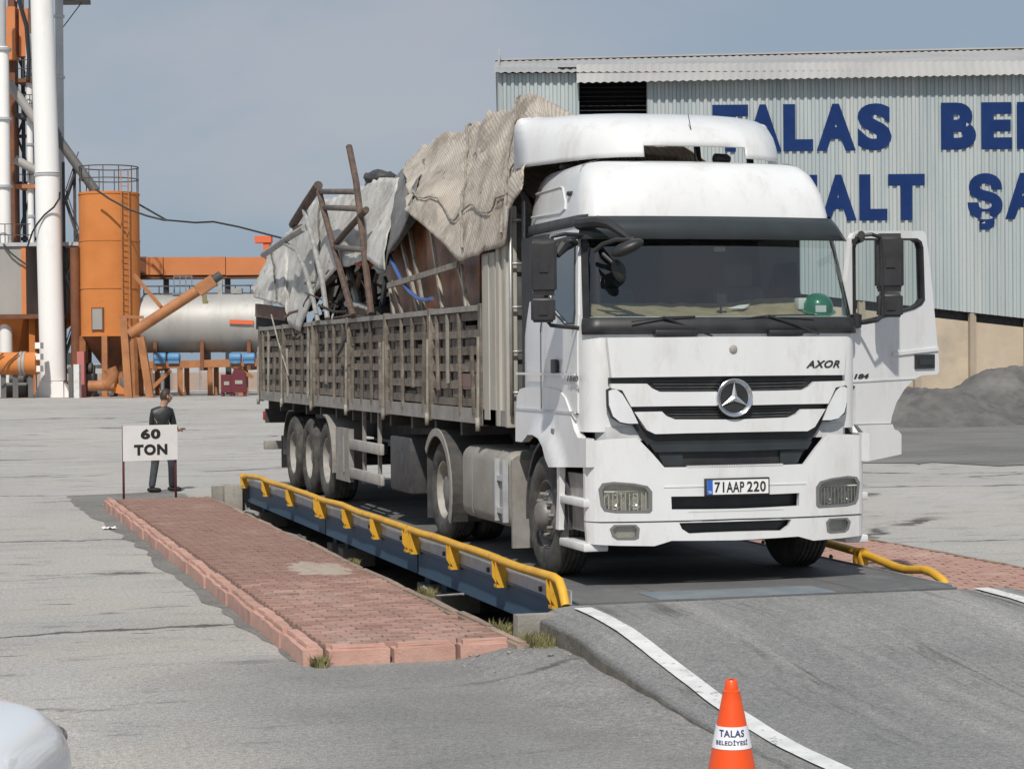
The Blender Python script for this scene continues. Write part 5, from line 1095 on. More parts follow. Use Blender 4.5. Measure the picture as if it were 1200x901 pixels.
# front ramp mirror at the top of the windscreen
mf = part('front_mirror', (-1.1, .2, 3.1), tr)
def c9(x, y, yy=.12): return YP(690+x/3.755, 180+y/3.755, yy)
b = MB(); b.tube([V((-1.19, .50, 3.33)), c9(40, 300, .3), c9(90, 310, .2), c9(150, 350, .12), c9(180, 375, .08)], [.05, .05, .045, .035, .02], 8); b.build('arm', 'black', mf)
b = MB(); b.tube([c9(25, 430, .3), c9(60, 400, .22), c9(120, 380, .14), c9(200, 378, .05)], .02, 8); b.tube([c9(60, 440, .25), c9(115, 490, .2)], .016, 8); b.build('stay', 'black', mf)
t = bmesh.new(); bmesh.ops.create_uvsphere(t, u_segments=16, v_segments=10, radius=1); d1 = (c9(225, 390, .0)-c9(110, 440, .05)); xx = d1.normalized(); zz = xx.cross(V((0, 1, 0))).normalized(); M4 = Matrix.Translation(c9(168, 415, .03)) @ Matrix((xx, V((0, 1, 0)), zz)).transposed().to_4x4() @ Matrix.Diagonal((.145, .10, .055, 1)); b = MB(); b.merge(t, True, M4); b.build('mirror_bowl', 'black', mf)
t = bmesh.new(); bmesh.ops.create_uvsphere(t, u_segments=14, v_segments=8, radius=1); M4 = Matrix.Translation(c9(132, 515, .16)) @ Matrix.Rotation(-.35, 4, 'Y') @ Matrix.Diagonal((.055, .05, .10, 1)); b = MB(); b.merge(t, True, M4); b.build('mirror_bowl', 'black', mf)
# ---- wings, steps
def XS(pts, x): return [tuple(XP(490+a/3.604, 440+c/3.604, x)[1:]) for a, c in pts]
wing = XS([(403, 90), (415, 58), (440, 50), (530, 50), (580, 62), (605, 95), (630, 160), (650, 230), (665, 262), (700, 268), (700, 388), (575, 386), (560, 350), (548, 300), (530, 265), (505, 250), (470, 250), (440, 268), (430, 281), (403, 278)], -1.27)
for s in (-1, 1):
    if s == -1 or 1:
        MB().plate(wing, lambda p, d, s=s: V((s*(1.252-.012*sm(1.62, 1.9, p[1])+.07*sm(.86, .66, math.hypot(p[0]-1.37, p[1]-DK-.53))-d), p[0], p[1])), .07, (), [.3+.06*k for k in range(34)], 0, True, [1.15+.06*k for k in range(16)]).build('front_wing', 'white', tr)
        b = MB(); cy_, cz_ = 1.37, DK+.53; n_ = 16; A_ = [R(-8+196*k/n_) for k in range(n_+1)]
        b.rings([[V((s*x, cy_-rr_*math.cos(a), cz_+rr_*math.sin(a))) for x, rr_ in ((1.22, .62), (.80, .62), (.80, .65), (1.22, .65))] for a in A_], True, (True, True), False); b.build('wheel_arch_liner', 'black_dusty', tr)
    yS0, yS1 = .22, XP(655, 600, -1.26).y
    b = MB(); b.box(*sorted((s*1.10, s*1.19)), .20, yS1, .80, 1.27); b.build('step_well', 'guard', tr)
    for v in (586, 637):
        zz = XP(672, v, -1.26).z; b = MB(); b.bbox(*sorted((s*1.05, s*1.262)), .19, yS1, zz-.045, zz+.02, .012); b.build('step', 'white_dull', tr)
    b = MB(); b.plate([(yS1-.01, .78), (yS1+.075, .78), (yS1+.02, 1.10), (yS1+.03, 1.32), (yS1-.06, 1.32)], lambda p, d, s=s: V((s*(1.268-d), p[0], p[1])), .05); b.build('step_post', 'white_dull', tr)
    b = MB(); b.bbox(*sorted((s*1.262, s*1.275)), .98, 1.05, 1.58, 1.63, .004); b.build('side_marker', 'lampgrey', tr)
b = MB(); b.box(-1.0, 1.0, .36, .75, .85, 1.6); b.build('front_underbody', 'black', tr)
# ---- wheels
def wheel(parent, name, x_out, y, r, wdt, style, sgn):
    """x_out: outer face; sgn -1 left / +1 right"""
    w_ = part(name, (x_out, y, DK), parent); c = V((x_out, y, DK+r)); ax_ = V((sgn, 0, 0)); w2 = wdt
    pr = [(-.045, r*.56), (-.02, r*.60), (-.004, r*.70), (0, r*.80), (-.008, r*.89), (-.028, r*.965), (-.045, r*.985)]
    ng = 5
    for k in range(ng):
        a0 = .05+(w2-.10)*k/ng; a1 = .05+(w2-.10)*(k+1)/ng
        pr += [(-a0-.001, r), (-a1+.016, r), (-a1+.014, r-.012), (-a1+.002, r-.012)]
    pr += [(-w2+.045, r*.985), (-w2+.028, r*.965), (-w2+.008, r*.89), (-w2, r*.8), (-w2+.004, r*.7), (-w2+.045, r*.56)]
    MB().lathe(pr, c, ax_, 48).build('tyre', 'rubber', w_)
    if style == 'front': rp = [(-.05, r*.565), (-.035, r*.575), (-.03, r*.55), (-.06, r*.53), (-.13, r*.50), (-.13, r*.47), (-.05, r*.40), (-.035, r*.32), (-.03, r*.29)]; hub = [(-.035, r*.25), (.01, r*.24), (.03, r*.21), (.05, r*.18), (.06, r*.12), (.062, 0)]
    elif style == 'drive': rp = [(-.05, r*.565), (-.03, r*.58), (-.03, r*.55), (-.05, r*.53), (-.15, r*.49), (-.17, r*.44), (-.175, r*.30)]; hub = [(-.18, r*.32), (-.10, r*.30), (-.06, r*.27), (-.05, r*.2), (-.05, 0)]
    else: rp = [(-.05, r*.565), (-.03, r*.58), (-.03, r*.55), (-.05, r*.53), (-.14, r*.50), (-.155, r*.44), (-.15, r*.30)]; hub = [(-.16, r*.3), (-.09, r*.27), (-.07, r*.2), (-.07, 0)]
    MB().lathe(rp+[(rp[-1][0]-.02, r*.1), (-.3*w2-.1, r*.1)], c, ax_, 40).build('rim', 'rim' if style != 'front' else 'rim_grey', w_)
    MB().lathe(hub, c, ax_, 28).build('hub', 'rim_grey', w_)
    b = MB(); rb = r*.345; a_ = -.04 if style == 'front' else hub[0][0]+.01
    for k in range(10): t_ = 2*PI*k/10; o_ = c+ax_*a_+V((0, math.cos(t_), math.sin(t_)))*rb; b.lathe([(0, .02), (.045, .02), (.05, .012), (.05, 0)], o_, ax_, 6, smooth=False)
    b.build('lug_nuts', 'rim_grey', w_)['kind'] = 'stuff'; return w_
for s in (-1, 1):
    wheel(tr, 'front_wheel', s*1.255, 1.37, .525, .315, 'front', s)
    wheel(tr, 'drive_wheel', s*1.25, 5.09, .52, .29, 'drive', s); wheel(tr, 'inner_drive_wheel', s*.925, 5.09, .52, .29, 'drive', s)
b = MB()
for s in (-1, 1): b.box(*sorted((s*.38, s*.46)), .3, 6.15, .98, 1.25)
b.box(-.4, .4, 6.05, 6.15, 1.0, 1.22); b.box(-.4, .4, 2.5, 2.6, 1.0, 1.2); b.build('chassis_rail', 'chassis', tr)
b = MB(); b.tube([(-1.05, 1.37, DK+.5), (1.05, 1.37, DK+.5)], .07, 10); b.tube([(-.9, 5.09, DK+.52), (.9, 5.09, DK+.52)], .11, 12); b.build('axle', 'chassis', tr)
b = MB(); b.sm = True; b.lathe([(-.2, .2), (-.1, .27), (.1, .27), (.2, .2)], (0, 5.09, DK+.52), (0, 1, 0), 16); b.build('differential', 'chassis', tr)
b = MB(); b.box(-.36, .36, .6, 2.3, .75, 1.55); b.build('engine', 'black', tr)
b = MB(); b.box(-.5, .5, 4.1, 5.4, 1.27, 1.33); b.lathe([(0, .0), (0, .48), (.05, .48), (.05, 0)], (0, 4.85, 1.33), UP, 28); b.build('fifth_wheel', 'chassis', tr)
# drive wings
for s in (-1, 1):
    b = MB(); A_ = [R(-28+168*k/18) for k in range(19)]; cy_, cz_ = 5.09, DK+.52
    b.rings([[V((s*x, cy_-rr_*math.cos(a), cz_+rr_*math.sin(a))) for x, rr_ in ((1.29, .60), (.60, .60), (.60, .625), (1.265, .625), (1.29, .615))] for a in A_], True, (True, True), False)
    b.build('drive_wing', 'wingrib', tr)
    b = MB(); b.rings([[V((s*x, cy_-rr_*math.cos(a), cz_+rr_*math.sin(a))) for x, rr_ in ((1.30, .56), (1.285, .56), (1.285, .64), (1.30, .64))] for a in A_], True, (True, True), False); b.build('wing_edge', 'guard', tr)
    b = MB(); a = R(140); b.box(*sorted((s*.62, s*1.28)), cy_+.46, cy_+.48, .55, 1.3); b.build('mudflap', 'black_dusty', tr)
    # tank
    b = MB(); yt0, yt1 = 2.55, 4.22; za_, zb3 = .66, 1.37; xo, xi = 1.25, .62; prof = []
    for cx3, cz3, a0 in ((xo-.12, zb3-.12, 0), (xi+.12, zb3-.12, 90), (xi+.12, za_+.12, 180), (xo-.12, za_+.12, 270)):
        for k in range(5): t_ = R(a0+22.5*k); prof.append((cx3+.12*math.cos(t_), cz3+.12*math.sin(t_)))
    mx_, mz_ = (xo+xi)/2, (za_+zb3)/2
    b.rings([[V((s*(mx_+(x-mx_)*k), y, mz_+(z-mz_)*k)) for x, z in prof] for y, k in ((yt0, .9), (yt0+.03, .98), (yt0+.06, 1), (yt1-.06, 1), (yt1-.03, .98), (yt1, .9))]); tk_ = b.build('fuel_tank', 'tank', tr)
    for y in (yt0+.35, yt1-.4):
        b = MB(); b.rings([[V((s*(mx_+(x-mx_)*1.015), yy_, mz_+(z-mz_)*1.015)) for x, z in prof] for yy_ in (y-.03, y+.03)]); b.build('tank_strap', 'guard', tk_)
    b = MB(); b.tube([(s*.9, yt0+.2, zb3-.01), (s*.9, yt0+.2, zb3+.05)], .06, 12); b.build('filler_cap', 'black', tk_)
    b = MB()
    for zz in (.82, 1.12): b.bar((s*1.262, yt0-.02, zz), (s*1.262, yt0+.26, zz), .03, .05)
    for y in (yt0-.02, yt0+.26): b.bar((s*1.268, y, .72), (s*1.268, y, 1.30), .05, .03)
    b.build('tank_step', 'galv', tr)
    b = MB(); b.box(*sorted((s*.72, s*1.26)), 2.32, 2.36, .50, 1.30); b.build('front_mudflap', 'guard', tr)
    b = MB(); b.box(*sorted((s*.46, s*.7)), 2.7, 4.1, 1.0, 1.06); b.build('tank_bracket', 'chassis', tr)

# ================================================================== SEMI-TRAILER
TY0, TY1, TX = 2.47, 17.05, 1.25
ZB, ZT = 1.63, 2.735
tl = thing('semi_trailer', (0, 9.8, DK), 'long weathered semi-trailer with slatted side boards coupled behind the white truck', 'trailer')
b = MB()
for s in (-1, 1): b.box(*sorted((s*.45, s*.57)), 4.3, 16.9, 1.18, 1.60)
for k in range(12): y = 4.4+1.1*k; b.box(-1.2, 1.2, y-.04, y+.04, 1.46, 1.60)
b.build('chassis', 'chassis', tl)
b = MB(); b.box(-TX+.03, TX-.03, TY0+.02, TY1-.02, 1.60, 1.655); b.build('floor', 'board', tl)
for s in (-1, 1):
    b = MB(); b.box(*sorted((s*1.225, s*1.262)), TY0, TY1, ZB-.03, ZB+.115); b.build('bottom_rail', 'guard', tl)
# bays of side boards
bays = [XP(u, v, -TX).y for u, v in ((566, 470), (505, 470), (453, 470), (409, 465), (368, 465), (333, 462), (303, 460))]
bays[0] = 3.42; bays[-1] = TY1-.06
rb = random.Random(12)
for s in (-1, 1):
    for k in range(6):
        y0_, y1_ = bays[k]+.05, bays[k+1]-.05; n_ = 6; hz0, hz1 = ZB+.13, ZT-.05
        ns_ = 4; sl_ = []
        for j in range(ns_): sl_.append(y0_+(y1_-y0_)*(j+.5+rb.uniform(-.10, .10))/ns_)
        def brd(name, ya_, yb_, za_, hh_, xo_, mt='board', dz_=0.0):
            b = MB(); b.hexa([(s*(xo_-.03), ya_, za_), (s*xo_, ya_, za_), (s*xo_, yb_, za_+dz_), (s*(xo_-.03), yb_, za_+dz_), (s*(xo_-.03), ya_, za_+hh_), (s*xo_, ya_, za_+hh_), (s*xo_, yb_, za_+dz_+hh_), (s*(xo_-.03), yb_, za_+dz_+hh_)]); b.build(name, mt, tl)
        step_ = (hz1-hz0)/11
        for j in range(11):
            za_ = hz0+step_*j
            if j % 2 == 0: brd('side_board', y0_, y1_, za_, step_*rb.uniform(.90, .99), 1.240+rb.uniform(-.003, .005), 'board', rb.uniform(-.008, .008))
            elif s > 0: brd('side_board', y0_, y1_, za_-.006, step_*.98, 1.212)
            else:
                ends = [y0_]+sl_+[y1_]
                for q in range(len(ends)-1):
                    ga, gb = ends[q]+(.0 if q == 0 else .03), ends[q+1]-(.05 if rb.random() < .75 else .015)
                    brd('inset_board', ga, gb, za_-.006, step_*(.98 if rb.random() < .93 else .5), 1.214+rb.uniform(-.004, .004))
        b = MB(); b.bar((s*1.243, y0_-.03, ZT-.02), (s*1.243, y1_+.03, ZT-.02+rb.uniform(-.01, .01)), .05, .055); b.build('top_rail', 'guard', tl)
        for y in sl_:
            sk = rb.uniform(-.05, .05); zt_ = ZT-.06 if rb.random() < .75 else rb.uniform(2.2, 2.5); zl_ = ZB+.06 if rb.random() < .7 else rb.uniform(1.8, 2.0); pale = rb.random() < .25
            b = MB(); b.bar((s*1.262, y-sk, zl_), (s*1.256, y+sk, zt_), .028+.018*rb.random(), .03, up=(s, 0, 0)); b.build('vertical_slat', 'strap' if pale else 'board', tl)
    for k in range(7):
        y = bays[k] if k else bays[0]-.02; b = MB(); b.bbox(*sorted((s*1.20, s*1.275)), y-.055, y+.055, ZB-.05, ZT+.02, .008, 1); b.build('stake_post', 'board', tl)
        b = MB(); b.bar((s*1.287, y+.03, ZB-.02), (s*1.287, y-.01, ZT-.3), .02, .035); b.tube([(s*1.285, y+.03, ZB-.10), (s*1.285, y+.03, ZB+.03)], .025, 8); b.build('post_latch', 'strap', tl)
    # tall front corner
    b = MB(); b.box(*sorted((s*1.225, s*1.262)), 2.86, bays[0]-.10, ZB-.03, 3.22); b.box(*sorted((s*1.262, s*1.275)), 3.05, 3.22, ZB+.02, 3.2); b.build('head_panel', 'head', tl)
    b = MB(); b.box(*sorted((s*1.235, s*1.268)), 2.70, 2.80, ZB-.03, 3.35); b.build('corner_post', 'head', tl)
    b = MB(); b.box(*sorted((s*1.20, s*1.24)), 2.52, 2.86, ZB-.03, 3.30); b.build('corner_panel', 'head', tl)
    b = MB(); b.bbox(*sorted((s*1.16, s*1.27)), TY0-.03, TY0+.06, ZB-.04, 3.62, .015); b.build('front_post', 'head', tl)
b = MB(); b.box(-.25, .2, 0, 0, 0, 0) if 0 else None
b.plate([(y, z) for y, z in ((3.6, 1.95), (4.3, 1.95), (4.3, 2.08), (3.6, 2.08))], lambda p, d: V((-1.2395+d, p[0], p[1])), .004); b.build('red_board_patch', 'board_red', tl)
b = MB(); b.box(-1.2, 1.2, TY0, TY0+.05, 1.62, 3.55); b.build('headboard', 'headdark', tl)
for k in range(5): x = -1.05+.42*k; b = MB(); b.box(x-.03, x+.03, TY0-.035, TY0-.002, 1.65, 3.5); b.build('headboard_rib', 'headdark', tl)
b = MB(); b.box(-1.22, 1.22, TY1-.05, TY1, 1.62, ZT); b.build('tailgate', 'board', tl)
# ladder on the headboard corner
ld = part('ladder', (-1.2, 2.38, 1.7), tl)
lx0, lx1 = YP(598.5, 330, 2.39).x, YP(614, 330, 2.39).x
for x in (lx0, lx1): b = MB(); b.tube([(x, 2.39, 1.7), (x, 2.39, 3.66)], .018, 8); b.build('ladder_rail', 'steel', ld)
for v in (258, 309, 360, 412, 460): z = YP(606, v, 2.39).z; b = MB(); b.tube([(lx0, 2.39, z), (lx1, 2.39, z)], .014, 8); b.build('rung', 'steel', ld)
# running gear
for s in (-1, 1):
    for y in (11.55, 12.86, 14.17): wheel(tl, 'trailer_wheel', s*1.25, y, .53, .385, 'trailer', s)
    b = MB(); A_ = [R(15+150*k/14) for k in range(15)]
    for yc in (11.55,):
        b.rings([[V((s*x, yc-rr_*math.cos(a), DK+.53+rr_*math.sin(a))) for x, rr_ in ((1.27, .60), (.84, .60), (.84, .62), (1.27, .62))] for a in [R(-12+105*k/12) for k in range(13)]], True, (True, True), False)
    b.build('mudguard', 'guard', tl)
    b = MB(); b.rings([[V((s*x, 14.17-rr_*math.cos(a), DK+.53+rr_*math.sin(a))) for x, rr_ in ((1.27, .60), (.84, .60), (.84, .62), (1.27, .62))] for a in [R(85+100*k/12) for k in range(13)]], True, (True, True), False); b.build('rear_mudguard', 'black_dusty', tl)
    b = MB(); b.box(*sorted((s*1.18, s*1.245)), 9.95, 10.82, .68, 1.35); b.box(*sorted((s*1.245, s*1.262)), 10.25, 10.30, .8, 1.25); b.build('side_plate', 'guard', tl)
    sg = part('side_guard', (s*1.22, 9.0, .7), tl)
    for z in (.74, 1.10): b = MB(); b.bbox(*sorted((s*1.20, s*1.25)), 8.05, 9.93, z, z+.13, .012); b.build('guard_rail', 'galvd', sg)
    for y in (8.4, 9.3): b = MB(); b.box(*sorted((s*1.16, s*1.20)), y-.03, y+.03, .70, 1.6); b.build('guard_post', 'guard', sg)
    b = MB(); b.bbox(*sorted((s*.65, s*1.2)), 6.75, 7.75, .72, 1.35, .03); b.build('toolbox', 'black_dusty', tl)
    b = MB(); b.box(*sorted((s*.6, s*.75)), 6.35, 6.5, .62, 1.6); b.box(*sorted((s*.55, s*.8)), 6.28, 6.57, .58, .62); b.build('landing_leg', 'chassis', tl)
    b = MB(); b.box(*sorted((s*.85, s*1.25)), 15.05, 15.07, .62, 1.1); b.build('rear_mudflap', 'black', tl)
    b = MB(); b.bbox(*sorted((s*.75, s*1.22)), 16.93, 17.0, 1.28, 1.42, .01); b.build('tail_lamp', 'redlamp', tl)
b = MB(); b.bbox(-1.22, 1.22, 16.85, 16.95, .82, .95, .01); b.build('underrun_bar', 'guard', tl)
b = MB(); b.box(-1.2, 1.2, 16.8, 16.9, 1.24, 1.46); b.build('rear_crossmember', 'black_dusty', tl)
for x in (-.6, .6): b = MB(); b.box(x-.05, x+.05, 16.84, 16.9, .95, 1.25); b.build('underrun_post', 'black_dusty', tl)
for y in (11.55, 12.86, 14.17): b = MB(); b.tube([(-1.0, y, DK+.53), (1.0, y, DK+.53)], .07, 10); b.build('axle', 'chassis', tl); [MB().box(*sorted((s*.5, s*.62)), y-.5, y+.5, DK+.62, DK+.78).build('spring', 'chassis', tl) for s in (-1, 1)]
# ================================================================== LOAD
def lump(i, j):
    x = -1.18+2.36*i; y = 2.6+14.3*j; return V((x, y, 2.42+.25*noise.fractal(V((x*1.3, y*.7, 3)), 1, 2, 4)+.62*sm(15.5, 12.5, y)*(1-.35*abs(x))-.75*sm(.70, 1.0, abs(x))*sm(9.0, 7.5, y)+.2*sm(6.2, 3.5, y)))
b = MB(); vs = b.grid(lump, 16, 80, False); 
bot = [[b.bm.verts.new((v.co.x, v.co.y, 1.66)) for v in (r[0], r[-1])] for r in (vs[0], vs[-1])]
for k in (0, -1):
    col_ = vs[k]; f_ = [b.bm.verts.new((v.co.x, v.co.y, 1.66)) for v in col_]
    for a, c, d, e in zip(col_, col_[1:], f_[1:], f_): b._f([a, c, d, e])
tag(b.build('scrap_shade_filler', 'scrap'), 'dark scrap filler whose colour stands in for shade in the trailer bed', 'scrap', kind='stuff')  # filler: dark colour paints the load's shadow behind the board gaps
def LP(u, v, x=-1.1): return XP(u, v, x)
def sheet_tarp(name, label, ridge, hem, xr, xh, y_rng, mat, seed, fold=.06, nu=110, nv=56, right=True, sag=.12, zoff=-.35, floor=0):
    rt = sorted([(XP(u, v, xr).y, XP(u, v, xr).z) for u, v in ridge]); ht = sorted([(XP(u, v, xh).y, XP(u, v, xh).z) for u, v in hem])
    b = MB(); yr0, yr1, yh0, yh1 = rt[0][0], rt[-1][0], ht[0][0], ht[-1][0]; y0_, y1_ = yh0, yr1
    def f(i, j):
        yr, yh = yr0+(yr1-yr0)*i, yh0+(yh1-yh0)*i; zr, zh = interp(rt, yr), interp(ht, yh)
        fl = floor-.25*max(0, yr-3.2) if floor else 0
        sec = [(1.27, 2.72), (1.22, max(zr-1.0, fl-.35)), (.75, max(fl-.04, zr+zoff*1.15-.03)), (.15, max(fl, zr+zoff)), (xr+.25, zr-.10), (xr, zr), (xr*.55+xh*.45, zr*.56+zh*.44+sag*.8), (xr*.25+xh*.75, zr*.25+zh*.75+sag), (xh, zh)]
        t = j*(len(sec)-1); k = min(int(t), len(sec)-2); q = t-k; (xa, za_), (xb, zb4) = sec[k], sec[k+1]; x, z = xa+(xb-xa)*q, za_+(zb4-za_)*q; y = yr+(yh-yr)*min(1, max(0, (x-xr)/(xh-xr)))
        p = V((x, y, z)); n1 = noise.fractal(V((x*1.1+seed, y*.9, z*1.1)), 1, 2, 4); n2 = 1-abs(noise.noise(V((x*1.6+seed, y*1.5+z*1.4, z*.9-y*.6))))*2
        n3 = 1-abs(noise.noise(V((y*3.1+z*2.2, z*1.2-y*.8+seed, x*2))))*2; w_ = min(1, (1-j)*14)
        return p+V((-.6, 0, .75))*(fold*(n1*.9+n2*.6+n3*.55))*(.35+.65*w_)+V((0, fold*.8*n1, 0))*w_
    ln = 6.5
    b.grid(f, nu, nv, True, lambda a, c: (a*(y1_-y0_)*.55, c*3.0+a*(y1_-y0_)*.42))
    o = b.build(name, mat, recalc=False); md = o.modifiers.new('thick', 'SOLIDIFY'); md.thickness = .012; tag(o, label, 'tarpaulin'); return f
TF = sheet_tarp('tarpaulin', 'beige striped tarpaulin peaked over the front of the load behind the cab', [(652, 150), (640, 122), (630, 120), (600, 130), (560, 150), (520, 170), (492, 184), (480, 194)], [(612, 225), (604, 234), (597, 250), (594, 288), (570, 297), (540, 307), (536, 305), (522, 289), (500, 268), (488, 259), (475, 248)], -.55, -1.30, (2.36, 6.55), 'tarp', 3.1, .085, 150, 80, zoff=-.34, floor=4.30)
sheet_tarp('tarpaulin', 'dark grey torn tarpaulin hanging between the beige and the pale sheets', [(500, 182), (488, 188), (476, 196), (466, 206), (456, 222)], [(482, 247), (474, 268), (462, 288), (455, 300), (451, 320), (443, 322), (438, 314)], -.75, -1.285, (6.25, 8.5), 'tarp3', 8.7, .045, 60, 44, sag=.02, zoff=-.2)
TP = sheet_tarp('tarpaulin', 'pale grey tarpaulin sagging over the rear of the load', [(468, 210), (455, 212), (440, 213), (423, 222), (404, 231), (380, 236), (362, 240), (350, 258), (340, 275), (325, 286), (315, 304), (305, 325), (296, 343)], [(452, 318), (445, 316), (432, 306), (415, 309), (394, 317), (382, 330), (370, 344), (362, 362), (357, 374), (352, 389), (346, 386), (338, 380), (336, 362), (325, 356), (311, 353), (299, 350)], -.85, -1.28, (8.2, 16.95), 'tarp2', 5.5, .06, 120, 48, sag=.08, zoff=-.1)
def rope(label, fn_, ij, r=.014, mat='stick'):
    b = MB(); b.tube([fn_(i, j)+V((-.022, -.005, .022)) for i, j in ij], r, 6); tag(b.build('tie_rope', mat), label, 'rope')
rope('pale rope running down the beige tarpaulin to the headboard corner', TF, [(.16-.03*k/20, .58+.40*k/20) for k in range(21)])
rope('pale rope running down the beige tarpaulin to its pointed corner', TF, [(.50-.06*k/20, .58+.40*k/20) for k in range(21)])
rope('thin rope along the beige tarpaulin just above its hem', TF, [(.05+.88*k/40, .90-.018*math.sin(k*.5)) for k in range(41)], .010)
rope('grey rope hanging over the pale tarpaulin behind the rusty ladder', TP, [(.42+.02*k/20, .60+.38*k/20) for k in range(21)], .014, 'rustgrey')
rope('grey rope hanging over the rear end of the pale tarpaulin', TP, [(.80-.03*k/20, .60+.38*k/20) for k in range(21)], .014, 'rustgrey')
# dark bundle at the tarp's torn top
b = MB(); p = XP(446, 207, -.7); t = bmesh.new(); bmesh.ops.create_icosphere(t, subdivisions=3, radius=1)
for v in t.verts: v.co = V((p.x+v.co.x*.22, p.y+v.co.y*.30, p.z-.02+v.co.z*.09+.05*noise.noise(v.co*2.5)))
b.merge(t, True); tag(b.build('rubber_sheet', 'black_dusty'), 'folded black rubber sheet on top of the grey tarpaulin', 'rubber')
# brown veneer panels standing under the beige tarpaulin
def panel4(name, label, cat, px4, x, t_, mat):
    b = MB(); q = [XP(u, v, x) for u, v in px4]; b.hexa([q[0], q[1], q[1]+V((t_, 0, 0)), q[0]+V((t_, 0, 0)), q[3], q[2], q[2]+V((t_, 0, 0)), q[3]+V((t_, 0, 0))]); return tag(b.build(name, mat), label, cat)
panel4('veneer_panel', 'brown veneer panel standing behind the headboard corner', 'panel', ((562, 366), (503, 371), (499, 262), (562, 250)), -1.06, .04, 'brownwood')
panel4('veneer_panel', 'darker brown veneer panel with a blue cable hanging in front', 'panel', ((502, 372), (457, 377), (458, 300), (501, 240)), -1.02, .04, 'brownwood')
def stick(label, pts, r, mat, x=-1.16, flat=False, name='timber_stick', cat='stick'):
    b = MB(); P_ = [XP(u, v, x+dx) for u, v, dx in [(q + (0,))[:3] for q in pts]]
    if flat:
        for a, c in zip(P_, P_[1:]): b.bar(a, c, r*2, r*1.2, up=(1, 0, 0))
    else: b.tube(P_, r, 8)
    return tag(b.build(name, mat), label, cat)
W_ = 'timber battens leaning on the brown panels'
for k, (u0, v0, u1, v1) in enumerate(((480, 270, 497, 366), (471, 285, 491, 368), (505, 270, 519, 362), (537, 312, 550, 361), (541, 310, 546, 360), (460, 330, 472, 371), (456, 335, 462, 372))):
    o = stick(['upright pale batten against the darker panel beside the tarp apex', 'leaning grey batten just beside the blue cable', 'thin batten in the middle of the brown panel', 'batten leaning below the beige tarp corner tip', 'short batten crossing behind the one below the tarp tip', 'short pale batten by the dark gap in the load', 'stub batten at the edge of the dark gap'][k], [(u0, v0), (u1, v1)], .028 if k < 3 else .022, 'stick', -1.13-.012*k, True); o['group'] = W_
o = stick('long pale cross batten lying over the upright battens', [(455, 335), (537, 310)], .030, 'stick', -1.25, True); o['group'] = W_
stick('blue cable drooping over the brown panels', [(456, 298), (462, 312), (470, 328), (480, 342), (490, 350), (500, 352), (506, 350)], .022, 'bluehose', -1.24, name='blue_cable', cat='cable')
# rusty ladder-like frame and loose pipes
def c4(x, y): return (290+x/3.753, 160+y/3.753)
fr = thing('rusty_ladder', XP(*c4(450, 780), -1.02), 'rusty welded ladder frame sticking up out of the load', 'ladder')
def rod(name, pts, r, mat, x, parent): b = MB(); b.tube([XP(*c4(*q), x) for q in pts], r, 8); return b.build(name, mat, parent)
rod('upright', [(310, 222), (345, 360), (380, 490), (420, 630), (465, 790)], .042, 'rust', -1.33, fr); rod('upright', [(447, 45), (460, 110), (478, 200), (500, 380), (515, 520), (545, 780)], .042, 'rust', -1.30, fr)
for p_ in (((315, 243), (475, 243)), ((335, 313), (487, 318)), ((378, 488), (508, 498))): rod('rung', p_, .036, 'rustgrey', -1.32, fr)
LOOSE = [('thick dark timber slanting down from the top of the rusty frame', 'timber', [(312, 215), (255, 300), (200, 388)], .062, 'rust', -1.34), ('short hooked bar below the slanting timber', 'bar', [(200, 385), (207, 408), (235, 395)], .03, 'rust', -1.34),
         ('pale pipe crossing the tarpaulin beneath the slanting timber', 'pipe', [(70, 520), (160, 458), (250, 402)], .05, 'greypipe', -1.36), ('long grey pipe leaning on the pale tarpaulin', 'pipe', [(250, 325), (290, 470), (330, 640), (352, 800)], .035, 'greypipe', -1.35),
         ('bent grey pipe hanging down over the side boards', 'pipe', [(165, 470), (215, 500), (255, 590), (290, 720), (310, 815)], .032, 'greypipe', -1.36), ('dark curved rubber strip on the edge of the pale tarpaulin', 'rubber', [(270, 745), (300, 690), (345, 630), (395, 585)], .09, 'black_dusty', -1.18),
         ('dark diagonal rod wedged through the rusty frame', 'rod', [(390, 470), (455, 395), (523, 322)], .04, 'rust', -1.30), ('short orange tube lying across the load', 'tube', [(458, 550), (545, 557)], .045, 'coneish', -1.0),
         ('white pipe end poking out above the side boards', 'pipe', [(440, 735), (500, 748), (550, 770)], .05, 'greypipe', -1.1), ('grey strut leaning left inside the rusty frame', 'strut', [(430, 520), (470, 660), (500, 780)], .06, 'greypipe', -.95),
         ('dark strut leaning right inside the rusty frame', 'strut', [(505, 590), (480, 690), (470, 780)], .05, 'rust', -.92), ('dark post at the edge of the dark gap', 'post', [(540, 590), (555, 780)], .07, 'rustgrey', -.95), ('thin dark bar crossing low through the scrap', 'bar', [(360, 760), (420, 700), (450, 640)], .03, 'rust', -1.05)]
for lab, cat, pts, r, mt, x in LOOSE:
    b = MB(); b.tube([XP(*c4(*q), x) for q in pts], r, 8); tag(b.build(cat if cat not in ('rod', 'bar') else 'scrap_'+cat, mt), lab, cat)
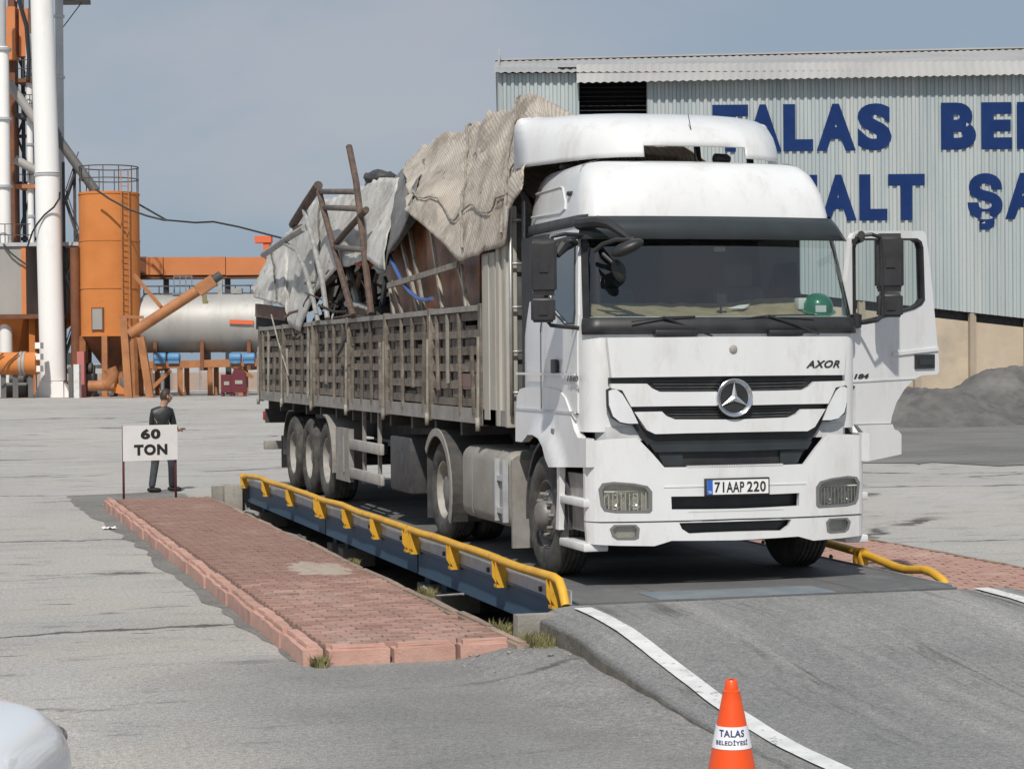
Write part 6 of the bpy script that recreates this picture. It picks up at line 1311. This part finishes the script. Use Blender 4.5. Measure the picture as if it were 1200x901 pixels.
# tangled wire and small scrap between the frames
rw = random.Random(3); b = MB()
for k in range(46):
    u, v = rw.uniform(372, 452), rw.uniform(322, 370); p = XP(u, v, rw.uniform(-1.05, -.7)); pts = [p]; d = V((rw.uniform(-.3, .3), rw.uniform(-1, 1), rw.uniform(-.7, .9))).normalized()
    for q in range(5): d = (d+V((rw.uniform(-.5, .5), rw.uniform(-.7, .7), rw.uniform(-.7, .5)))).normalized(); pts.append(pts[-1]+d*rw.uniform(.08, .22))
    b.mat(rw.choice(['rust', 'greypipe', 'rustgrey', 'black_dusty'])); b.tube(pts, rw.uniform(.008, .035), 6)
tag(b.build('tangled_scrap', None), 'tangle of wires and bent rods in the middle of the load', 'scrap', kind='stuff')
for k in range(7):
    u, v = (385, 356, 0) [:2] if k == 0 else (rw.uniform(376, 448), rw.uniform(335, 372)); p = XP(u, v, -.95+.05*k); b = MB(); a = rw.uniform(0, 3); b.obox(p, V((.02, .0, .0)), V((0, math.cos(a), math.sin(a)))*rw.uniform(.2, .5), V((0, -math.sin(a), math.cos(a)))*rw.uniform(.06, .14)); tag(b.build('metal_offcut', rw.choice(['greypipe', 'rustgrey', 'hopperdark'])), 'flat metal offcut lodged in the scrap below the rusty frame', 'offcut', 'offcuts in the scrap below the rusty frame')
b = MB(); q = [XP(u, v, -1.2) for u, v in ((299, 371), (334, 376), (334, 361), (299, 356))]; b.hexa([q[0], q[1], q[1]+V((.06, 0, 0)), q[0]+V((.06, 0, 0)), q[3], q[2], q[2]+V((.06, 0, 0)), q[3]+V((.06, 0, 0))]); tag(b.build('rusty_plate', 'rustplate'), 'rusty brown plate under the rear edge of the pale tarpaulin', 'plate')
b = MB(); q = [XP(u, v, -1.15) for u, v in ((300, 386), (336, 384), (336, 370), (300, 368))]; b.hexa([q[0], q[1], q[1]+V((.3, 0, 0)), q[0]+V((.3, 0, 0)), q[3], q[2], q[2]+V((.3, 0, 0)), q[3]+V((.3, 0, 0))]); tag(b.build('dark_crate', 'dark'), 'dark crate in the rear corner of the trailer under the rusty plate', 'crate')
b = MB(); b.tube([XP(318, 369, -1.27), XP(326, 400, -1.275), XP(338, 440, -1.275)], .012, 6); tag(b.build('tie_rope', 'strap'), 'tie rope slanting down the rear side boards', 'rope')

# ================================================================== SIGN, CONE, PERSON, CAR
sg0 = thing('weight_limit_sign', (-3.05, 16.45, .1), 'white board reading 60 TON on two maroon posts', 'sign')
p0, p1 = V((-3.475, 16.25, 0)), V((-2.66, 16.48, 0))
for p in (p0, p1): b = MB(); b.tube([(p.x, p.y, .02), (p.x, p.y, 1.25)], .018, 8); b.build('post', 'maroon', sg0)
sx_ = (p1-p0).normalized(); sn = V((sx_.y, -sx_.x, 0)); sl = (p1-p0).length
cS = (p0+p1)/2+sn*.035; zc_ = (YP(146, 501, 16.3).z+YP(147, 541, 16.3).z)/2+.02
b = MB(); b.obox(V((cS.x, cS.y, zc_)), sx_*(sl/2+.015), sn*.012, UP*.27); b.build('board', 'signwhite', sg0)
oo = V((cS.x, cS.y, zc_))+sn*.014
letters('sign_lettering', '60', oo-sx_*.16+UP*.06, sx_, UP, .32, .155, 'ink', sg0, .004, .05, 0, 1.15)
letters('sign_lettering', 'TON', oo-sx_*.27-UP*.185, sx_, UP, .54, .165, 'ink', sg0, .004, .05, 0, 1.15)
# cone
cp = BG(857, 795, 9.66); cn_ = thing('traffic_cone', (cp.x, cp.y, .012), 'orange traffic cone with a white printed band beside the painted line', 'cone'); H_ = cp.z-.012
def cr_(z): return .026+(.165-.026)*(1-(z-.03)/(H_-.03))**.95
b = MB(); b.lathe([(.03, cr_(.03))]+[(.03+(H_-.09)*k/14, cr_(.03+(H_-.09)*k/14)) for k in range(1, 15)]+[(H_-.055, .040), (H_-.05, .032), (H_-.01, .029), (H_-.002, .022), (H_-.004, .014)], (cp.x, cp.y, .012), UP, 36); b.build('cone_body', 'cone', cn_)
b = MB(); b.lathe([(H_-.01, .014), (H_-.05, .014), (H_-.05, 0)], (cp.x, cp.y, .012), UP, 12); b.build('tip_hole', 'black', cn_)
b = MB(); b.bbox(cp.x-.2, cp.x+.2, cp.y-.2, cp.y+.2, .012, .045, .012); b.build('base', 'cone', cn_)
zb5, zt5 = H_-.312, H_-.212
b = MB(); b.lathe([(zb5, cr_(zb5)+.0005), (zb5, cr_(zb5)+.003), (zt5, cr_(zt5)+.003), (zt5, cr_(zt5)+.0005)], (cp.x, cp.y, .012), UP, 36); b.build('band', 'conewhite', cn_)
fa = math.atan2(CAM.y-cp.y, CAM.x-cp.x)
def wrap(z_0, wd):
    def f(a, c, d):
        z = z_0+c; r_ = cr_(z)+.0035+d*.4; t_ = fa+(a-wd/2)/r_; return V((cp.x+r_*math.cos(t_), cp.y+r_*math.sin(t_), .012+z))
    return f
letters('band_lettering', 'TALAS', (0, 0, 0), (1, 0, 0), (0, 0, 1), .125, .032, 'navy', cn_, .002, .03, 0, 1.1, wrap(zb5+.056, .125))
letters('band_lettering', 'BELEDİYESİ', (0, 0, 0), (1, 0, 0), (0, 0, 1), .165, .026, 'navy', cn_, .002, .03, 0, 1.1, wrap(zb5+.020, .165))
# person
pb = V((-2.51, 19.75, 0)); H1 = 1.76
ps = thing('person', pb, 'person in black jacket and dark jeans standing behind the 60 TON sign', 'person')
pr_, pf = RT, FW                       # picture right / away
def PP(r_, f_, z): return pb+pr_*r_+pf*f_+UP*z
def skin(name, verts, edges, radii, mat, parent, root=0, sub=2):
    me = bpy.data.meshes.new(name); me.from_pydata([tuple(v) for v in verts], edges, []); o = bpy.data.objects.new(name, me); C.objects.link(o)
    sk = o.modifiers.new('s', 'SKIN'); sk.use_smooth_shade = True; lay = me.skin_vertices[0].data
    for k, r_ in enumerate(radii): lay[k].radius = r_ if isinstance(r_, tuple) else (r_, r_); lay[k].use_root = (k == root)
    sb = o.modifiers.new('d', 'SUBSURF'); sb.levels = sub; sb.render_levels = sub
    dg = bpy.context.evaluated_depsgraph_get(); nm = bpy.data.meshes.new_from_object(o.evaluated_get(dg)); bpy.data.objects.remove(o)
    q = MB(); q.bm.free(); q.bm = bmesh.new(); q.bm.from_mesh(nm); bpy.data.meshes.remove(nm)
    for f in q.bm.faces: f.smooth = True; f.material_index = 0
    return q.build(name, mat, parent)
# joints (r = picture right, f = away from camera, z)
pel = (0.0, 0, .93); J = dict(lh=(-.09, .0, .90), lk=(-.125, .06, .50), la=(-.17, -.06, .09), rh=(.09, .02, .90), rk=(.17, .0, .50), ra=(.13, .22, .10),
         ch=(.0, .0, 1.28), nk=(.03, .02, 1.47), hd=(.075, .03, 1.60), ls=(-.135, -.03, 1.365), lel=(-.165, .02, 1.12), lw=(-.06, .24, 1.02), rs=(.15, .05, 1.365), rel=(.19, .10, 1.13), rw=(.22, .26, 1.05))
P = {k: PP(*v) for k, v in J.items()}; Pp = PP(*pel)
body = skin('body', [Pp, P['ch'], P['nk'], P['hd'], P['lh'], P['lk'], P['la'], P['rh'], P['rk'], P['ra'], P['ls'], P['lel'], P['lw'], P['rs'], P['rel'], P['rw'], PP(.085, .035, 1.68)],
            [(0, 1), (1, 2), (2, 3), (3, 16), (0, 4), (4, 5), (5, 6), (0, 7), (7, 8), (8, 9), (1, 10), (10, 11), (11, 12), (1, 13), (13, 14), (14, 15)], [.12, .12, .055, .088, .085, .055, .04, .085, .055, .04, .06, .042, .03, .06, .042, .03, .075], 'skin', ps)
skin('jacket', [PP(0, 0, .90), PP(0, 0, 1.05), PP(0, 0, 1.22), PP(.005, .0, 1.33), PP(.025, .01, 1.47), P['ls'], P['lel'], P['lw']*.85+P['lel']*.15, P['rs'], P['rel'], P['rw']*.85+P['rel']*.15],
     [(0, 1), (1, 2), (2, 3), (3, 4), (3, 5), (5, 6), (6, 7), (3, 8), (8, 9), (9, 10)], [(.145, .125), (.14, .12), (.15, .125), (.125, .105), .066, .068, .057, .044, .074, .057, .044], 'jacket', ps, 1)
skin('trousers', [PP(0, 0, .95), PP(0, 0, .86), P['lh']-UP*.03, P['lk'], P['la']-UP*.02, P['rh']-UP*.03, P['rk'], P['ra']-UP*.03], [(0, 1), (1, 2), (2, 3), (3, 4), (1, 5), (5, 6), (6, 7)], [(.14, .13), (.14, .135), .092, .072, .060, .092, .072, .060], 'jeans', ps)
for k, d in (('la', V((.45, -.9, 0))), ('ra', V((.95, .3, 0)))):
    d = (pr_*(.5 if k == 'la' else .95)+pf*(.15 if k == 'la' else .2)).normalized(); a = P[k]; skin('shoe', [V((a.x, a.y, .09))-d*.05, V((a.x, a.y, .05))-d*.04, V((a.x, a.y, .045))+d*.10, V((a.x, a.y, .035))+d*.17], [(0, 1), (1, 2), (2, 3)], [.045, .05, .046, .036], 'shoe', ps)
hdir = (pr_*.80+pf*.60).normalized(); hs = hdir.cross(UP).normalized(); hc = PP(.075, .03, 1.625)
t = bmesh.new(); bmesh.ops.create_uvsphere(t, u_segments=24, v_segments=18, radius=1); b = MB()
for v in t.verts:
    c = v.co.copy(); x, y, z = c.x*.098, c.y*.078, c.z*.122      # x forward
    if c.x > .5 and -.35 < c.z < .15 and abs(c.y) < .22: x += .02*(1-abs(c.y)/.22)
    if c.z < -.3: x += .012; y *= 1-.25*(-c.z-.3)
    if c.x > .6 and .1 < c.z < .3 and .2 < abs(c.y) < .55: x -= .008
    if c.x > .7 and -.55 < c.z < -.42: x -= .006
    v.co = hc+hdir*x+hs*y+UP*z
b.merge(t, True); b.build('head', 'skin', ps)
for s in (-1, 1):
    t = bmesh.new(); bmesh.ops.create_uvsphere(t, u_segments=10, v_segments=8, radius=1)
    for v in t.verts: v.co = hc+hs*(s*.08+v.co.y*.012)+hdir*(-.008+v.co.x*.02)+UP*(v.co.z*.034-.005)
    b = MB(); b.merge(t, True); b.build('ear', 'skin', ps)
    t = bmesh.new(); bmesh.ops.create_uvsphere(t, u_segments=8, v_segments=6, radius=.012)
    for v in t.verts: v.co += hc+hs*s*.032+hdir*.083+UP*.012
    b = MB(); b.merge(t, True); b.build('eye', 'paper', ps)
t = bmesh.new(); bmesh.ops.create_uvsphere(t, u_segments=24, v_segments=18, radius=1); b = MB(); dl = []
for v in t.verts:
    c = v.co.copy(); k = 1.09+.03*noise.noise(c*6)
    if (c.x > .45 and c.z < .52) or c.z < -.35 or (c.x > .05 and c.z < .02): dl.append(v)
    v.co = hc+hdir*(c.x*.098*k)+hs*(c.y*.080*k)+UP*(c.z*.124*k)
bmesh.ops.delete(t, geom=dl, context='VERTS'); b.merge(t, True); b.build('hair', 'hair', ps)
def hand(w, d, side, curl):
    d = d.normalized(); s_ = d.cross(UP).normalized()*side; n_ = UP
    verts = [w, w+d*.05, w+d*.09]; ed = [(0, 1), (1, 2)]; ra = [.028, .036, .032]
    for k, (o_, l_) in enumerate(((-.028, .062), (-.009, .072), (.010, .068), (.028, .055))):
        a = w+d*.095+s_*o_; i = len(verts); verts += [a, a+d*l_*.5-n_*.012*curl, a+d*l_*.75-n_*.05*curl]; ed += [(2, i), (i, i+1), (i+1, i+2)]; ra += [.011, .009, .008]
    i = len(verts); verts += [w+d*.035-s_*.035, w+d*.075-s_*.05-n_*.01, w+d*.10-s_*.04-n_*.02]; ed += [(1, i), (i, i+1), (i+1, i+2)]; ra += [.014, .011, .009]
    return skin('hand', verts, ed, ra, 'skin', ps, 0, 1)
hand(P['rw'], (pr_*.4+pf*.9), 1, .7); hand(P['lw'], (pr_*.9+pf*.4), -1, .7)
ph = MB(); c = P['rw']+(pr_*.4+pf*.9).normalized()*.12+UP*.0; ph.obox(c+UP*.015, pr_*.075, pf*.02, UP*.012); tag(ph.build('phone', 'black'), "small dark phone in the person's right hand", 'phone')
# white car poking in at the lower left
cx_ = BG(82, 862, 8.45); CB = V((cx_.x, cx_.y, 0))+FW*.20+RT*.05; ca = thing('parked_car', CB-RT*2.0-FW*.75, 'white parked car of which only the bonnet corner shows beside the asphalt', 'car')
def CP(s, t_, z): return CB-RT*s-FW*t_+UP*z          # s: back from nose, t: from far side towards camera
prof = [(0.0, .42, .70), (0.04, .35, .82), (.16, .30, .90), (.40, .30, .93), (.75, .30, .945), (1.10, .30, .93), (1.75, .30, 1.42), (2.6, .30, 1.46), (3.5, .30, 1.32), (3.95, .32, .98), (4.1, .4, .7)]
b = MB(); rs = []
for s_, zl_, zt_ in prof:
    ins = .28*max(0, 1-s_/.5)**2+.10*max(0, (s_-3.6)/.5)**2; W2 = 1.70; rg_ = []
    top_in = .05+.18*sm(.95, 1.4, zt_); hgt = zt_-zl_
    for k in range(17):
        a = PI*k/16; c_, sn_ = math.cos(a), math.sin(a); e_ = .32; xx_ = abs(c_)**e_*(1 if c_ > 0 else -1); zz_ = sn_**e_ if sn_ > 0 else 0
        wloc = (W2/2-ins)-(top_in*zz_**2); rg_.append(CP(s_, W2/2+xx_*wloc*-1, zl_+hgt*zz_))
    rs.append(rg_)
b.rings(rs, True, (True, True)); cb_ = b.build('body', 'carpaint', ca); cb_.modifiers.new('sub', 'SUBSURF').render_levels = 2
for t_ in (.14, 1.30):
    b = MB(); t = bmesh.new(); bmesh.ops.create_uvsphere(t, u_segments=16, v_segments=10, radius=1); b.merge(t, True, Matrix.Translation(CP(.16, .20 if t_ < 1 else 1.50, .72)) @ Matrix((RT, FW, UP)).transposed().to_4x4() @ Matrix.Diagonal((.10, .12, .06, 1))); b.build('headlight', 'lensdark', ca)
b = MB(); b.obox(CP(.03, .85, .48), RT*.03, FW*.45, UP*.06); b.build('grille', 'black', ca)
b = MB(); b.plate([(1.22, .98), (1.72, 1.36), (1.78, 1.36), (1.30, .98)], lambda p, d: CP(p[0]-.02, .22+d, p[1]+.03), 1.26); b.build('windscreen', 'sideglass', ca)
for s_ in (.78, 3.3):
    for t_, sg_ in ((.01, 1), (1.69, -1)):
        w_ = part('wheel', CP(s_, t_, 0), ca); c = CP(s_, t_, .31); ax_ = FW*sg_
        MB().lathe([(-.02, .2), (0, .22), (0, .28), (-.03, .31), (-.17, .31), (-.2, .28), (-.2, .2)], c, ax_, 32).build('tyre', 'rubber', w_); MB().lathe([(-.02, .2), (-.03, .18), (-.02, .05), (-.01, 0)], c, ax_, 20).build('rim', 'rim', w_)
b = MB(); 
for t_ in (.0, 1.7): b.obox(CP(.78, t_, .42), RT*.36, FW*.006, UP*.25)
b.build('wheel_arch', 'black', ca)
b = MB(); b.lathe([(0, .009), (.004, .009), (.006, 0)], CP(.42, .55, .868), UP, 10); b.build('washer_jet', 'black', ca)
